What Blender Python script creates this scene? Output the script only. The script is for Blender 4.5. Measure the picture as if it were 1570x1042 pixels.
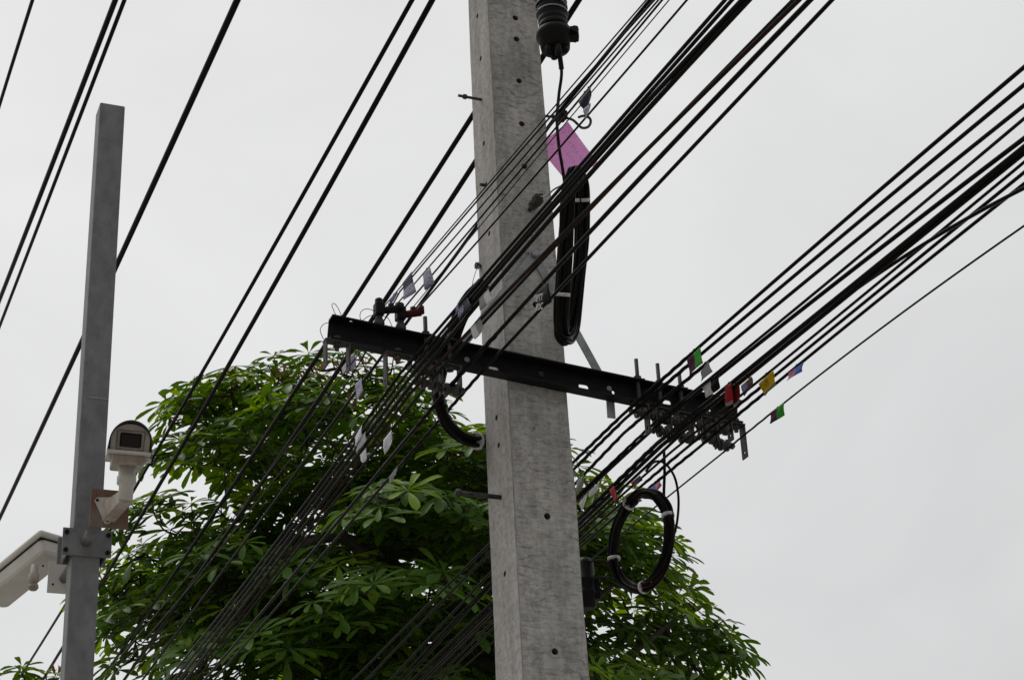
import bpy, bmesh, math, random
from mathutils import Vector as V, Matrix, noise
rad = math.radians
random.seed(11)
for o in list(bpy.data.objects): bpy.data.objects.remove(o)
S = bpy.context.scene
COL = S.collection

# ------------------------------------------------------------------ camera
FPX, PITCH, ROLL, PW, PH = 2800.0, rad(25.5), rad(-2.8), 1570.0, 1042.0
CAM = V((0, 0, 1.6))
FW = V((0, math.cos(PITCH), math.sin(PITCH)))
_u0 = V((0, -math.sin(PITCH), math.cos(PITCH)))
RT = V((1, 0, 0)) * math.cos(ROLL) + _u0 * math.sin(ROLL)
UP = V((1, 0, 0)) * -math.sin(ROLL) + _u0 * math.cos(ROLL)
cd = bpy.data.cameras.new('camera'); cam = bpy.data.objects.new('camera', cd); COL.objects.link(cam)
cd.sensor_width = 36; cd.lens = FPX * 36 / PW; cd.clip_start = .05; cd.clip_end = 3000
m = Matrix((RT, UP, -FW)).transposed().to_4x4(); m.translation = CAM; cam.matrix_world = m
S.camera = cam

# ------------------------------------------------------------------ overcast sky, soft sun, exposure
SUN_AZ, SUN_EL = rad(-42), rad(60)          # azimuth from +Y towards +X
w = bpy.data.worlds.new('World'); S.world = w; w.use_nodes = True
nt = w.node_tree; N = nt.nodes; L = nt.links; N.clear()
out = N.new('ShaderNodeOutputWorld'); bg = N.new('ShaderNodeBackground')
sky = N.new('ShaderNodeTexSky'); sky.sky_type = 'NISHITA'; sky.sun_disc = False
sky.sun_elevation = SUN_EL; sky.sun_rotation = SUN_AZ; sky.dust_density = 4
sc = N.new('ShaderNodeMix'); sc.data_type = 'RGBA'; sc.blend_type = 'MULTIPLY'; sc.inputs[0].default_value = 1
L.new(sky.outputs[0], sc.inputs[6]); sc.inputs[7].default_value = (.09, .09, .09, 1)
tc = N.new('ShaderNodeTexCoord')
nz = N.new('ShaderNodeTexNoise'); nz.inputs['Scale'].default_value = 3.4; nz.inputs['Detail'].default_value = 4; nz.inputs['Roughness'].default_value = .5; nz.inputs['Distortion'].default_value = .6
mp = N.new('ShaderNodeMapping'); mp.inputs['Scale'].default_value = (1, 1, 2.2)
L.new(tc.outputs['Generated'], mp.inputs[0]); L.new(mp.outputs[0], nz.inputs['Vector'])
dt = N.new('ShaderNodeVectorMath'); dt.operation = 'DOT_PRODUCT'
dt.inputs[1].default_value = (math.sin(SUN_AZ) * math.cos(SUN_EL), math.cos(SUN_AZ) * math.cos(SUN_EL), math.sin(SUN_EL))
L.new(tc.outputs['Generated'], dt.inputs[0])
def math_(nodes, links, op, a, b):
    n = nodes.new('ShaderNodeMath'); n.operation = op
    for i, x in enumerate((a, b)):
        if isinstance(x, (int, float)): n.inputs[i].default_value = x
        else: links.new(x, n.inputs[i])
    return n.outputs[0]
g = math_(N, L, 'MULTIPLY_ADD', dt.outputs['Value'], .40); g.node.inputs[2].default_value = .392
g2 = math_(N, L, 'MULTIPLY_ADD', nz.outputs['Fac'], .20); L.new(g, g2.node.inputs[2])
cc = N.new('ShaderNodeCombineColor'); L.new(g2, cc.inputs[0]); L.new(g2, cc.inputs[1]); L.new(g2, cc.inputs[2])
mx = N.new('ShaderNodeMix'); mx.data_type = 'RGBA'; mx.inputs[0].default_value = .94
L.new(sc.outputs[2], mx.inputs[6]); L.new(cc.outputs[0], mx.inputs[7])
L.new(mx.outputs[2], bg.inputs[0]); bg.inputs[1].default_value = 1.0; L.new(bg.outputs[0], out.inputs[0])
sd = bpy.data.lights.new('sun', 'SUN'); sd.energy = 1.3; sd.angle = rad(30); sd.color = (1, .97, .93)
so = bpy.data.objects.new('sun', sd); COL.objects.link(so)
sdir = V((math.sin(SUN_AZ) * math.cos(SUN_EL), math.cos(SUN_AZ) * math.cos(SUN_EL), math.sin(SUN_EL)))
so.rotation_euler = sdir.to_track_quat('Z', 'Y').to_euler(); so.location = (-8, 0, 12)
S.render.engine = 'CYCLES'
S.view_settings.view_transform = 'Standard'; S.view_settings.look = 'None'
S.view_settings.exposure = 0; S.view_settings.gamma = 1
S.render.resolution_x, S.render.resolution_y = 1024, 679

# ------------------------------------------------------------------ geometry helpers
AZ = rad(23)
U = V((math.cos(AZ), math.sin(AZ), 0)); W = V((-math.sin(AZ), math.cos(AZ), 0)); Z = V((0, 0, 1))
def ray(px, py): return FW + RT * ((px - PW / 2) / FPX) + UP * ((PH / 2 - py) / FPX)
def at(px, py, d): return CAM + ray(px, py) * d
def on_plane(px, py, P, n):
    r = ray(px, py); return CAM + r * ((P - CAM).dot(n) / r.dot(n))
def pix(P):
    d = P - CAM; z = d.dot(FW); return (PW / 2 + FPX * d.dot(RT) / z, PH / 2 - FPX * d.dot(UP) / z, z)
CORNER = at(779, 600, 6.2)                      # near corner of the concrete pole at the crossarm
def pole_w(z): return .2215 - .0118 * (z - CORNER.z)
def lean(z): return V((-.0075 * (z - CORNER.z), 0, 0))     # the pole stands slightly out of plumb
PC = CORNER + (U + W) * (pole_w(CORNER.z) / 2); PC.z = 0
def uv(u, v, z): return PC + U * u + W * v + Z * z
def w_plane(v): return uv(0, v, 0), W           # plane parallel to the pole's front face
def u_of(P): return (P - PC).dot(U)
def v_of(P): return (P - PC).dot(W)

class MB:
    def __init__(s): s.v = []; s.f = []; s.m = []; s.sm = []
    def add(s, vs, fs, mi=0, smooth=False):
        b = len(s.v); s.v += [V(p) for p in vs]
        for f in fs: s.f.append([i + b for i in f]); s.m.append(mi); s.sm.append(smooth)
        return s
    def box(s, c, ax, ay, az, mi=0, bev=0.0):
        c, ax, ay, az = V(c), V(ax), V(ay), V(az)
        if bev <= 0:
            vs = [c + ax * i + ay * j + az * k for k in (-1, 1) for j in (-1, 1) for i in (-1, 1)]
            return s.add(vs, [(0, 2, 3, 1), (4, 5, 7, 6), (0, 1, 5, 4), (2, 6, 7, 3), (0, 4, 6, 2), (1, 3, 7, 5)], mi)
        bm = bmesh.new(); bmesh.ops.create_cube(bm, size=2)
        l = (ax.length, ay.length, az.length)
        for q in bm.verts: q.co = V((q.co.x * l[0], q.co.y * l[1], q.co.z * l[2]))
        bmesh.ops.bevel(bm, geom=list(bm.edges), offset=bev, segments=2, affect='EDGES', profile=.5)
        e = (ax.normalized(), ay.normalized(), az.normalized())
        vs = [c + e[0] * q.co.x + e[1] * q.co.y + e[2] * q.co.z for q in bm.verts]
        bm.verts.index_update(); fs = [[q.index for q in f.verts] for f in bm.faces]; bm.free()
        return s.add(vs, fs, mi)
    def tube(s, pts, r, n=8, mi=0, caps=True, helix=None, smooth=True):
        pts = [V(p) for p in pts]; k = len(pts); rr = r if isinstance(r, (list, tuple)) else [r] * k
        t0 = (pts[1] - pts[0]).normalized()
        a = t0.orthogonal().normalized(); vs = []; acc = 0
        for i, p in enumerate(pts):
            t = (pts[min(i + 1, k - 1)] - pts[max(i - 1, 0)])
            t = t.normalized() if t.length > 1e-9 else t0
            a = (a - t * a.dot(t)).normalized(); b = t.cross(a)
            if i: acc += (pts[i] - pts[i - 1]).length
            for j in range(n):
                th = 2 * math.pi * j / n; q = rr[i]
                if helix: q *= 1 + helix[1] * math.cos(helix[2] * (th - 2 * math.pi * acc / helix[0]))
                vs.append(p + (a * math.cos(th) + b * math.sin(th)) * q)
        fs = [(i * n + j, i * n + (j + 1) % n, (i + 1) * n + (j + 1) % n, (i + 1) * n + j) for i in range(k - 1) for j in range(n)]
        s.add(vs, fs, mi, smooth)
        if caps:
            b0 = len(s.v) - len(vs)
            s.f.append([b0 + j for j in reversed(range(n))]); s.m.append(mi); s.sm.append(False)
            s.f.append([b0 + (k - 1) * n + j for j in range(n)]); s.m.append(mi); s.sm.append(False)
        return s
    def lathe(s, c, axis, prof, n=18, mi=0, smooth=True):     # prof = [(distance along axis, radius)]
        c, axis = V(c), V(axis).normalized(); a = axis.orthogonal().normalized(); b = axis.cross(a)
        vs = [c + axis * h + (a * math.cos(2 * math.pi * j / n) + b * math.sin(2 * math.pi * j / n)) * r for h, r in prof for j in range(n)]
        k = len(prof)
        s.add(vs, [(i * n + j, i * n + (j + 1) % n, (i + 1) * n + (j + 1) % n, (i + 1) * n + j) for i in range(k - 1) for j in range(n)], mi, smooth)
        b0 = len(s.v) - len(vs)
        s.f.append([b0 + j for j in reversed(range(n))]); s.m.append(mi); s.sm.append(False)
        s.f.append([b0 + (k - 1) * n + j for j in range(n)]); s.m.append(mi); s.sm.append(False)
        return s
    def prism(s, poly, ext, mi=0):                             # flat polygon extruded by a vector
        n = len(poly); ext = V(ext)
        s.add([V(p) for p in poly] + [V(p) + ext for p in poly],
              [list(reversed(range(n))), list(range(n, 2 * n))] + [(i, (i + 1) % n, n + (i + 1) % n, n + i) for i in range(n)], mi)
        return s
    def mesh(s, name, mats, origin):
        me = bpy.data.meshes.new(name); me.from_pydata([p - origin for p in s.v], [], s.f)
        for mt in mats: me.materials.append(mt)
        me.polygons.foreach_set('material_index', s.m); me.polygons.foreach_set('use_smooth', s.sm)
        bm = bmesh.new(); bm.from_mesh(me); bmesh.ops.recalc_face_normals(bm, faces=bm.faces); bm.to_mesh(me); bm.free()
        return me
def tagp(o, label=None, cat=None, group=None, kind=None):
    for k, x in (('label', label), ('category', cat), ('group', group), ('kind', kind)):
        if x: o[k] = x
    return o
def thing(name, loc, label, cat, group=None):
    o = bpy.data.objects.new(name, None); COL.objects.link(o); o.location = loc; o.empty_display_size = .1
    o['_o'] = 0; del o['_o']; o.matrix_basis = Matrix.Translation(loc)
    return tagp(o, label, cat, group)
ORIG = {}
def obj(name, mb, mats, parent=None, label=None, cat=None, group=None, kind=None):
    if not isinstance(mats, (list, tuple)): mats = [mats]
    if parent is not None: org = ORIG.get(parent.name, V(parent.matrix_basis.translation))
    else:
        lo = V((min(p.x for p in mb.v), min(p.y for p in mb.v), min(p.z for p in mb.v)))
        hi = V((max(p.x for p in mb.v), max(p.y for p in mb.v), max(p.z for p in mb.v)))
        org = V(((lo.x + hi.x) / 2, (lo.y + hi.y) / 2, lo.z))
    o = bpy.data.objects.new(name, mb.mesh(name, mats, org)); COL.objects.link(o)
    ORIG[o.name] = org
    if parent is not None: o.parent = parent
    else: o.location = org
    return tagp(o, label, cat, group, kind)
def spline(pts, sub=10):
    pts = [V(p) for p in pts]; n = len(pts)
    if n == 2: return [pts[0].lerp(pts[1], i / sub) for i in range(sub + 1)]
    res = []
    for i in range(n - 1):
        p0, p1, p2, p3 = pts[max(i - 1, 0)], pts[i], pts[i + 1], pts[min(i + 2, n - 1)]
        a = (p1 - p0).length ** .5 or 1e-3; b = (p2 - p1).length ** .5 or 1e-3; c = (p3 - p2).length ** .5 or 1e-3
        m1 = (p2 - p1) if i == 0 else ((p1 - p0) / a - (p2 - p0) / (a + b) + (p2 - p1) / b) * b
        m2 = (p2 - p1) if i == n - 2 else ((p2 - p1) / b - (p3 - p1) / (b + c) + (p3 - p2) / c) * b
        for j in range(sub):
            t = j / sub; t2 = t * t; t3 = t2 * t
            res.append(p1 * (2 * t3 - 3 * t2 + 1) + m1 * (t3 - 2 * t2 + t) + p2 * (3 * t2 - 2 * t3) + m2 * (t3 - t2))
    res.append(pts[-1]); return res
def cut(o, cutters):                            # boolean difference, baked into the mesh
    me = cutters.mesh('cutter', list(o.data.materials), V(o.matrix_basis.translation) if o.parent is None else ORIG[o.name])
    c = bpy.data.objects.new('cutter', me); COL.objects.link(c)
    if o.parent is not None: c.parent = o.parent
    else: c.location = o.location
    md = o.modifiers.new('b', 'BOOLEAN'); md.object = c; md.operation = 'DIFFERENCE'; md.solver = 'EXACT'
    bpy.context.view_layer.update(); dg = bpy.context.evaluated_depsgraph_get()
    new = bpy.data.meshes.new_from_object(o.evaluated_get(dg)); o.modifiers.clear(); o.data = new
    bpy.data.objects.remove(c)

# ------------------------------------------------------------------ materials
def mat(name, col, rough=.6, metal=0.0, spec=.5, var=0.0, scale=12.0, bump=0.0, bscale=60.0, col2=None, stretch=(1, 1, 1), detail=5):
    mt = bpy.data.materials.new(name); mt.use_nodes = True; n = mt.node_tree.nodes; l = mt.node_tree.links
    b = n['Principled BSDF']; b.inputs['Base Color'].default_value = (*col, 1); b.inputs['Roughness'].default_value = rough
    b.inputs['Metallic'].default_value = metal; b.inputs['Specular IOR Level'].default_value = spec
    t = n.new('ShaderNodeTexCoord'); mpn = n.new('ShaderNodeMapping'); mpn.inputs['Scale'].default_value = stretch
    l.new(t.outputs['Object'], mpn.inputs[0])
    if var or col2:
        c2 = col2 or tuple(max(0, x * (1 - var)) for x in col)
        q = n.new('ShaderNodeTexNoise'); q.inputs['Scale'].default_value = scale; q.inputs['Detail'].default_value = detail
        q.inputs['Roughness'].default_value = .62; l.new(mpn.outputs[0], q.inputs['Vector'])
        r = n.new('ShaderNodeValToRGB'); r.color_ramp.elements[0].position = .34; r.color_ramp.elements[1].position = .66
        r.color_ramp.elements[0].color = (*c2, 1); r.color_ramp.elements[1].color = (*col, 1)
        l.new(q.outputs['Fac'], r.inputs[0]); l.new(r.outputs[0], b.inputs['Base Color'])
    if bump:
        q2 = n.new('ShaderNodeTexNoise'); q2.inputs['Scale'].default_value = bscale; q2.inputs['Detail'].default_value = 4
        l.new(mpn.outputs[0], q2.inputs['Vector'])
        bp = n.new('ShaderNodeBump'); bp.inputs['Strength'].default_value = bump; bp.inputs['Distance'].default_value = .004
        l.new(q2.outputs['Fac'], bp.inputs['Height']); l.new(bp.outputs[0], b.inputs['Normal'])
    return mt
def concrete(name, base, dark, cracks):
    mt = bpy.data.materials.new(name); mt.use_nodes = True; n = mt.node_tree.nodes; l = mt.node_tree.links
    b = n['Principled BSDF']; b.inputs['Roughness'].default_value = .92; b.inputs['Specular IOR Level'].default_value = .25
    t = n.new('ShaderNodeTexCoord'); mpn = n.new('ShaderNodeMapping'); mpn.inputs['Rotation'].default_value = (0, 0, -AZ)
    l.new(t.outputs['Object'], mpn.inputs[0]); co = mpn.outputs[0]
    def noi(scale, detail, rough, st=(1, 1, 1)):
        mm = n.new('ShaderNodeMapping'); mm.inputs['Scale'].default_value = st; l.new(co, mm.inputs[0])
        q = n.new('ShaderNodeTexNoise'); q.inputs['Scale'].default_value = scale; q.inputs['Detail'].default_value = detail
        q.inputs['Roughness'].default_value = rough; l.new(mm.outputs[0], q.inputs['Vector']); return q.outputs['Fac']
    def ramp(x, a, c, ca, cb):
        r = n.new('ShaderNodeValToRGB'); r.color_ramp.elements[0].position = a; r.color_ramp.elements[1].position = c
        r.color_ramp.elements[0].color = (*ca, 1); r.color_ramp.elements[1].color = (*cb, 1); l.new(x, r.inputs[0]); return r.outputs[0]
    def mix(kind, f, a, c):
        q = n.new('ShaderNodeMix'); q.data_type = 'RGBA'; q.blend_type = kind
        if isinstance(f, float): q.inputs[0].default_value = f
        else: l.new(f, q.inputs[0])
        for s_, x in ((6, a), (7, c)):
            if isinstance(x, tuple): q.inputs[s_].default_value = (*x, 1)
            else: l.new(x, q.inputs[s_])
        return q.outputs[2]
    one = (1, 1, 1)
    c = ramp(noi(7, 8, .72, (1, 1, .8)), .36, .66, dark, base)
    c = mix('MULTIPLY', 1.0, c, ramp(noi(48, 6, .75), .32, .56, (.60, .60, .61), one))       # pits and grime
    c = mix('MULTIPLY', 1.0, c, ramp(noi(1.3, 3, .5), .35, .7, (.80, .79, .78), (1.06, 1.05, 1.03)))
    c = mix('MULTIPLY', .8, c, ramp(noi(5, 5, .65, (5, 5, .45)), .36, .60, (.74, .735, .73), one))   # water streaks
    st = noi(24, 7, .72, (.8, .8, 5))
    c = mix('MULTIPLY', cracks, c, ramp(st, .37, .50, (.46, .46, .47), one))                 # horizontal casting marks
    wv = n.new('ShaderNodeTexWave'); wv.wave_type = 'BANDS'; wv.bands_direction = 'Z'; wv.inputs['Scale'].default_value = 9
    wv.inputs['Distortion'].default_value = 11; wv.inputs['Detail'].default_value = 5; wv.inputs['Detail Scale'].default_value = 1.4
    l.new(co, wv.inputs['Vector'])
    gate = ramp(noi(5.5, 5, .65), .50, .60, (0, 0, 0), (1, 1, 1))
    thin = ramp(wv.outputs['Fac'], .02, .10, (.30, .29, .29), one)
    c = mix('MULTIPLY', gate, c, mix('MIX', cracks, one, thin))                              # hairline cracks
    c = mix('MIX', ramp(noi(2.4, 4, .6), .66, .80, (0, 0, 0), (.35, .35, .35)), c, (.30, .20, .13))   # rust stain
    l.new(c, b.inputs['Base Color'])
    bp = n.new('ShaderNodeBump'); bp.inputs['Strength'].default_value = .55; bp.inputs['Distance'].default_value = .003
    hh = mix('MULTIPLY', 1.0, mix('MIX', .5, ramp(noi(90, 5, .7), 0, 1, (0, 0, 0), one), ramp(st, .3, .6, (0, 0, 0), one)), mix('MIX', cracks, one, thin))
    l.new(hh, bp.inputs['Height']); l.new(bp.outputs[0], b.inputs['Normal'])
    return mt
def speck(name, a, b_, scale=260, lo=.50, hi=.56, stretch=(1, 1, 1)):
    mt = mat(name, a, .5, 0, .4, col2=b_, scale=scale, stretch=stretch, detail=2)
    r = [q for q in mt.node_tree.nodes if q.type == 'VALTORGB'][0]; r.color_ramp.elements[0].position = lo; r.color_ramp.elements[1].position = hi
    return mt
M = {}
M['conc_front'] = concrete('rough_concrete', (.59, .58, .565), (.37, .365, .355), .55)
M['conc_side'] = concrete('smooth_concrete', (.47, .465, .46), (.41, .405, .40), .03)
M['seam'] = mat('grimy_casting_seam', (.16, .155, .15), .95, 0, .2, col2=(.34, .33, .32), scale=14)
M['hole'] = mat('shaded_hole_concrete', (.05, .047, .045), .95)  # shade inside the bolt holes put into the colour, far darker than the shaft
M['black_steel'] = mat('black_painted_steel', (.008, .008, .009), .5, 0, .12, var=.5, scale=26, bump=.3, bscale=160)
M['galv'] = mat('galvanised_steel', (.30, .31, .32), .55, .65, .5, var=.45, scale=16, bump=.15, bscale=120)
M['galv_dark'] = mat('weathered_galvanised_steel', (.070, .068, .066), .65, .3, .3, col2=(.024, .022, .021), scale=34, bump=.4, bscale=180)
M['rust_bolt'] = mat('rusty_bolt_steel', (.13, .085, .06), .8, .2, .3, col2=(.06, .045, .04), scale=60, bump=.4, bscale=200)
M['post'] = mat('grey_galvanised_post', (.185, .19, .197), .6, .25, .4, col2=(.125, .128, .135), scale=17, bump=.12, bscale=90, stretch=(1.2, 1.2, .8))
M['wire'] = mat('black_cable_sheath', (.0105, .0098, .0096), .22, 0, .5)
M['wire_dusty'] = mat('dusty_black_cable_sheath', (.012, .0105, .010), .35, 0, .3, col2=(.006, .006, .006), scale=30)
M['wire_brown'] = mat('faded_brown_cable_sheath', (.034, .018, .013), .5, 0, .3, col2=(.014, .009, .008), scale=14)
M['wire_grey'] = mat('greyed_cable_sheath', (.028, .028, .028), .4, 0, .2, col2=(.010, .010, .010), scale=18)
M['plastic'] = mat('black_plastic', (.006, .006, .0065), .5, 0, .14, var=.4, scale=30)
M['rubber_red'] = mat('red_plastic', (.060, .006, .006), .5, 0, .12, var=.4, scale=40)
M['spool'] = mat('grey_glazed_insulator', (.042, .044, .044), .35, 0, .3, col2=(.015, .015, .015), scale=40)
M['tie'] = mat('white_cable_tie', (.50, .50, .49), .5, 0, .3, var=.3, scale=80)
M['tin'] = mat('thin_grey_tie_wire', (.11, .105, .10), .5, .6, .5)
M['cream'] = mat('cream_enamel', (.52, .505, .475), .45, 0, .3, col2=(.42, .40, .37), scale=9, stretch=(1, 1, .5))
M['cream_dirty'] = mat('stained_cream_enamel', (.42, .40, .365), .55, 0, .3, col2=(.23, .18, .14), scale=13, stretch=(1.5, 1.5, .6))
M['shield'] = mat('dark_sunshield', (.05, .048, .045), .5, 0, .2, var=.3)  # one dark tone over the whole shield, inside and outside
M['glass'] = mat('dark_camera_glass', (.006, .006, .007), .15, 0, .25)
M['gap'] = mat('black_gasket', (.010, .010, .010), .8, 0, .15)
M['rust'] = mat('rusty_plate', (.17, .155, .14), .75, .1, .3, col2=(.15, .055, .028), scale=8, bump=.4, bscale=90)
def translucent(mt, fac):                          # thin plastic lets some sky through
    n = mt.node_tree.nodes; l = mt.node_tree.links; b = n['Principled BSDF']; tb = n.new('ShaderNodeBsdfTranslucent')
    ln_ = b.inputs['Base Color'].links
    if ln_: l.new(ln_[0].from_socket, tb.inputs[0])
    else: tb.inputs[0].default_value = b.inputs['Base Color'].default_value
    q = n.new('ShaderNodeMixShader'); q.inputs[0].default_value = fac; l.new(b.outputs[0], q.inputs[1]); l.new(tb.outputs[0], q.inputs[2]); l.new(q.outputs[0], n['Material Output'].inputs[0])
    return mt
for nm in ('wire', 'wire_dusty', 'wire_brown', 'wire_grey'): M[nm].node_tree.nodes['Principled BSDF'].inputs['IOR'].default_value = 1.075
def c(name, col, **k): M[name] = translucent(mat(name + '_tag_plastic', col, .5, 0, .15, var=.2, scale=70, **k), .35)
for nm, cl in (('navy', (.018, .016, .042)), ('white', (.68, .68, .70)), ('greyt', (.30, .31, .31)), ('plum', (.095, .022, .060)), ('green', (.06, .42, .045)),
               ('red', (.42, .018, .022)), ('darkred', (.17, .010, .014)), ('yellow', (.68, .48, .01)), ('pinkt', (.75, .30, .45)), ('blue', (.12, .27, .72)),
               ('brownt', (.20, .12, .09)), ('black', (.010, .009, .010)), ('lav', (.30, .29, .44)), ('orange', (.30, .07, .04)), ('olive', (.24, .26, .20))): c(nm, cl)
M['lavprint'] = speck('lavender_printed_tag', (.34, .33, .42), (.10, .09, .17), 150)
M['whiteprint'] = speck('white_printed_tag', (.56, .56, .60), (.25, .24, .32), 170, .40, .47)
M['navyprint'] = speck('navy_printed_tag', (.030, .027, .07), (.26, .25, .36), 150, .40, .46)
M['pink'] = translucent(mat('pink_card', (.90, .52, .84), .7, 0, .15, var=.08, scale=30), .45)
M['ink'] = mat('purple_ink', (.74, .39, .69), .8)
M['paint'] = mat('white_lettering', (.62, .62, .62), .6)
M['paint2'] = mat('pale_lilac_lettering', (.20, .18, .30), .6)
M['inkdark'] = mat('dark_print', (.10, .08, .01), .6)
M['asphalt'] = mat('worn_concrete_road', (.30, .295, .285), .9, var=.25, scale=1.2, bump=.5, bscale=80)
M['paving'] = mat('concrete_paving', (.40, .39, .375), .9, var=.25, scale=1.5, bump=.3, bscale=40)
M['earth'] = mat('dry_sandy_earth', (.33, .29, .22), .95, col2=(.24, .21, .15), scale=.8, bump=.6, bscale=12)
M['line'] = mat('road_paint', (.7, .7, .68), .7, var=.2, scale=6)
M['bark'] = mat('grey_brown_bark', (.11, .095, .078), .9, col2=(.055, .047, .04), scale=9, bump=.6, bscale=30, stretch=(2, 2, .5))
def leafmat(name, ca, cb, tr):
    mt = bpy.data.materials.new(name); mt.use_nodes = True; n = mt.node_tree.nodes; l = mt.node_tree.links
    b = n['Principled BSDF']; o_ = n['Material Output']; b.inputs['Roughness'].default_value = .45; b.inputs['Specular IOR Level'].default_value = .16
    ge = n.new('ShaderNodeNewGeometry'); q = n.new('ShaderNodeTexNoise'); q.inputs['Scale'].default_value = 2.2; q.inputs['Detail'].default_value = 4
    q.inputs['Roughness'].default_value = .7; l.new(ge.outputs['Position'], q.inputs['Vector'])
    r = n.new('ShaderNodeValToRGB'); r.color_ramp.elements[0].position = .36; r.color_ramp.elements[1].position = .66
    r.color_ramp.elements[0].color = (*ca, 1); r.color_ramp.elements[1].color = (*cb, 1)
    l.new(q.outputs['Fac'], r.inputs[0]); l.new(r.outputs[0], b.inputs['Base Color'])
    tb = n.new('ShaderNodeBsdfTranslucent'); hs = n.new('ShaderNodeHueSaturation'); hs.inputs['Hue'].default_value = .485
    hs.inputs['Saturation'].default_value = 1.1; hs.inputs['Value'].default_value = 1.5
    l.new(r.outputs[0], hs.inputs['Color']); l.new(hs.outputs[0], tb.inputs['Color'])
    mxs = n.new('ShaderNodeMixShader'); mxs.inputs[0].default_value = tr; l.new(b.outputs[0], mxs.inputs[1]); l.new(tb.outputs[0], mxs.inputs[2])
    l.new(mxs.outputs[0], o_.inputs[0]); return mt
M['leaf'] = leafmat('green_leaf', (.037, .094, .0105), (.083, .168, .017), .31)
M['leaf_new'] = leafmat('yellow_green_leaf', (.115, .225, .013), (.195, .310, .020), .40)
M['leaf_young'] = leafmat('young_reddish_leaf', (.15, .12, .03), (.17, .085, .035), .3)
M['petiole'] = mat('green_twig', (.045, .045, .025), .8, 0, .2)

# ------------------------------------------------------------------ ground (below the frame)
def sheet(name, poly, z, mt): 
    mb = MB().add([V((x, y, z)) for x, y in poly], [list(range(len(poly)))]); return obj(name, mb, mt, kind='structure')
sheet('ground', [(-900, -900), (900, -900), (900, 900), (-900, 900)], 0, M['earth'])
def strip(a, b, l0, l1): return [tuple((uv(a, l0, 0))[:2]), tuple((uv(b, l0, 0))[:2]), tuple((uv(b, l1, 0))[:2]), tuple((uv(a, l1, 0))[:2])]
mb = MB(); q = strip(-3.2, 1.2, -60, 90); mb.prism([V((x, y, .002)) for x, y in q], (0, 0, .12)); obj('pavement', mb, M['paving'], kind='structure')
sheet('road', strip(1.36, 9.0, -60, 90), .004, M['asphalt'])
mb = MB(); q = strip(1.2, 1.355, -60, 90); mb.prism([V((x, y, .002)) for x, y in q], (0, 0, .14)); obj('kerb', mb, M['paving'], kind='structure')
sheet('road_edge_line', strip(1.62, 1.74, -60, 90), .008, M['line'])

# ------------------------------------------------------------------ concrete pole
pole = thing('concrete_pole', V((PC.x, PC.y, 0)), 'square grey concrete utility pole with bolt holes and horizontal crack marks', 'utility pole')
zs = [i * .06 for i in range(0, 167)]; mb = MB(); ring = []
ch = .0035
for z in zs:
    h = pole_w(z) / 2; r_ = []
    for (a, b) in ((-h + ch, -h), (h - ch, -h), (h, -h + ch), (h, h - ch), (h - ch, h), (-h + ch, h), (-h, h - ch), (-h, -h + ch)):
        j = noise.noise(V((a * 9, b * 9, z * 3.1))) * .0022 + noise.noise(V((a * 20, b * 20, z * 11))) * .0012
        r_.append(uv(a * (1 + j / h), b * (1 + j / h), z) + lean(z))
    ring.append(r_)
vs = [p for r_ in ring for p in r_]; nz_ = len(zs)
for k in range(8):
    fs = [(i * 8 + k, i * 8 + (k + 1) % 8, (i + 1) * 8 + (k + 1) % 8, (i + 1) * 8 + k) for i in range(nz_ - 1)]
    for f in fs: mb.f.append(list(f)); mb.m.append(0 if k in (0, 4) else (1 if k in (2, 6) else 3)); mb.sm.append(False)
mb.v = vs
mb.f.append(list(reversed(range(8)))); mb.m.append(1); mb.sm.append(False)
mb.f.append([(nz_ - 1) * 8 + j for j in range(8)]); mb.m.append(1); mb.sm.append(False)
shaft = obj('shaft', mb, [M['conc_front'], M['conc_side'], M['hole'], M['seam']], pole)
HF = [(790, 28), (792, 60), (796, 124), (800, 190), (804, 255), (812, 358), (821, 467), (839, 791), (851, 998)]
HL = [(732, 25), (737, 90), (742, 220), (745, 283), (750, 358), (761, 640), (764.5, 682), (774, 879)]
ct = MB()
def face_pt(px, py, side):
    z = 4
    for _ in range(4):
        P = on_plane(px, py, uv(0, -pole_w(z) / 2, 0) + lean(z), W) if side == 'f' else on_plane(px, py, uv(-pole_w(z) / 2, 0, 0) + lean(z), U)
        z = P.z
    return P
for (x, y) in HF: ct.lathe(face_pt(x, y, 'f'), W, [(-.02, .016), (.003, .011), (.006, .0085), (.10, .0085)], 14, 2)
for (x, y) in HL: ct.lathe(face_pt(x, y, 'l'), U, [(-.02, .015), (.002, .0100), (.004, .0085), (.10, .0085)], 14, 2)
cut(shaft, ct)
def bolt(parent, P, d, length, r, nut_at=None, name='step_bolt', mt='galv_dark'):
    mb = MB().tube([P - d * .03, P + d * length * .5, P + d * length], r, 10)
    if nut_at is not None: mb.lathe(P + d * nut_at, d, [(0, r * 1.9), (.012, r * 1.9)], 6, smooth=False)
    return obj(name, mb, M[mt], parent)
def hexhead(parent, P, d, r, h, name='bolt', mt='galv_dark', n=6):
    return obj(name, MB().lathe(P - d * .003, d, [(0, r), (h * .8, r), (h, r * .82)], n, smooth=False), M[mt], parent)
bolt(pole, face_pt(738, 153, 'l'), -U, .092, .0055, .06)
bolt(pole, face_pt(768, 762, 'l'), -U, .165, .008, .148)
bolt(pole, face_pt(743, 284, 'l'), -U, .018, .006)
bolt(pole, face_pt(737, 408, 'l'), -U, .02, .007, .008)

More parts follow.
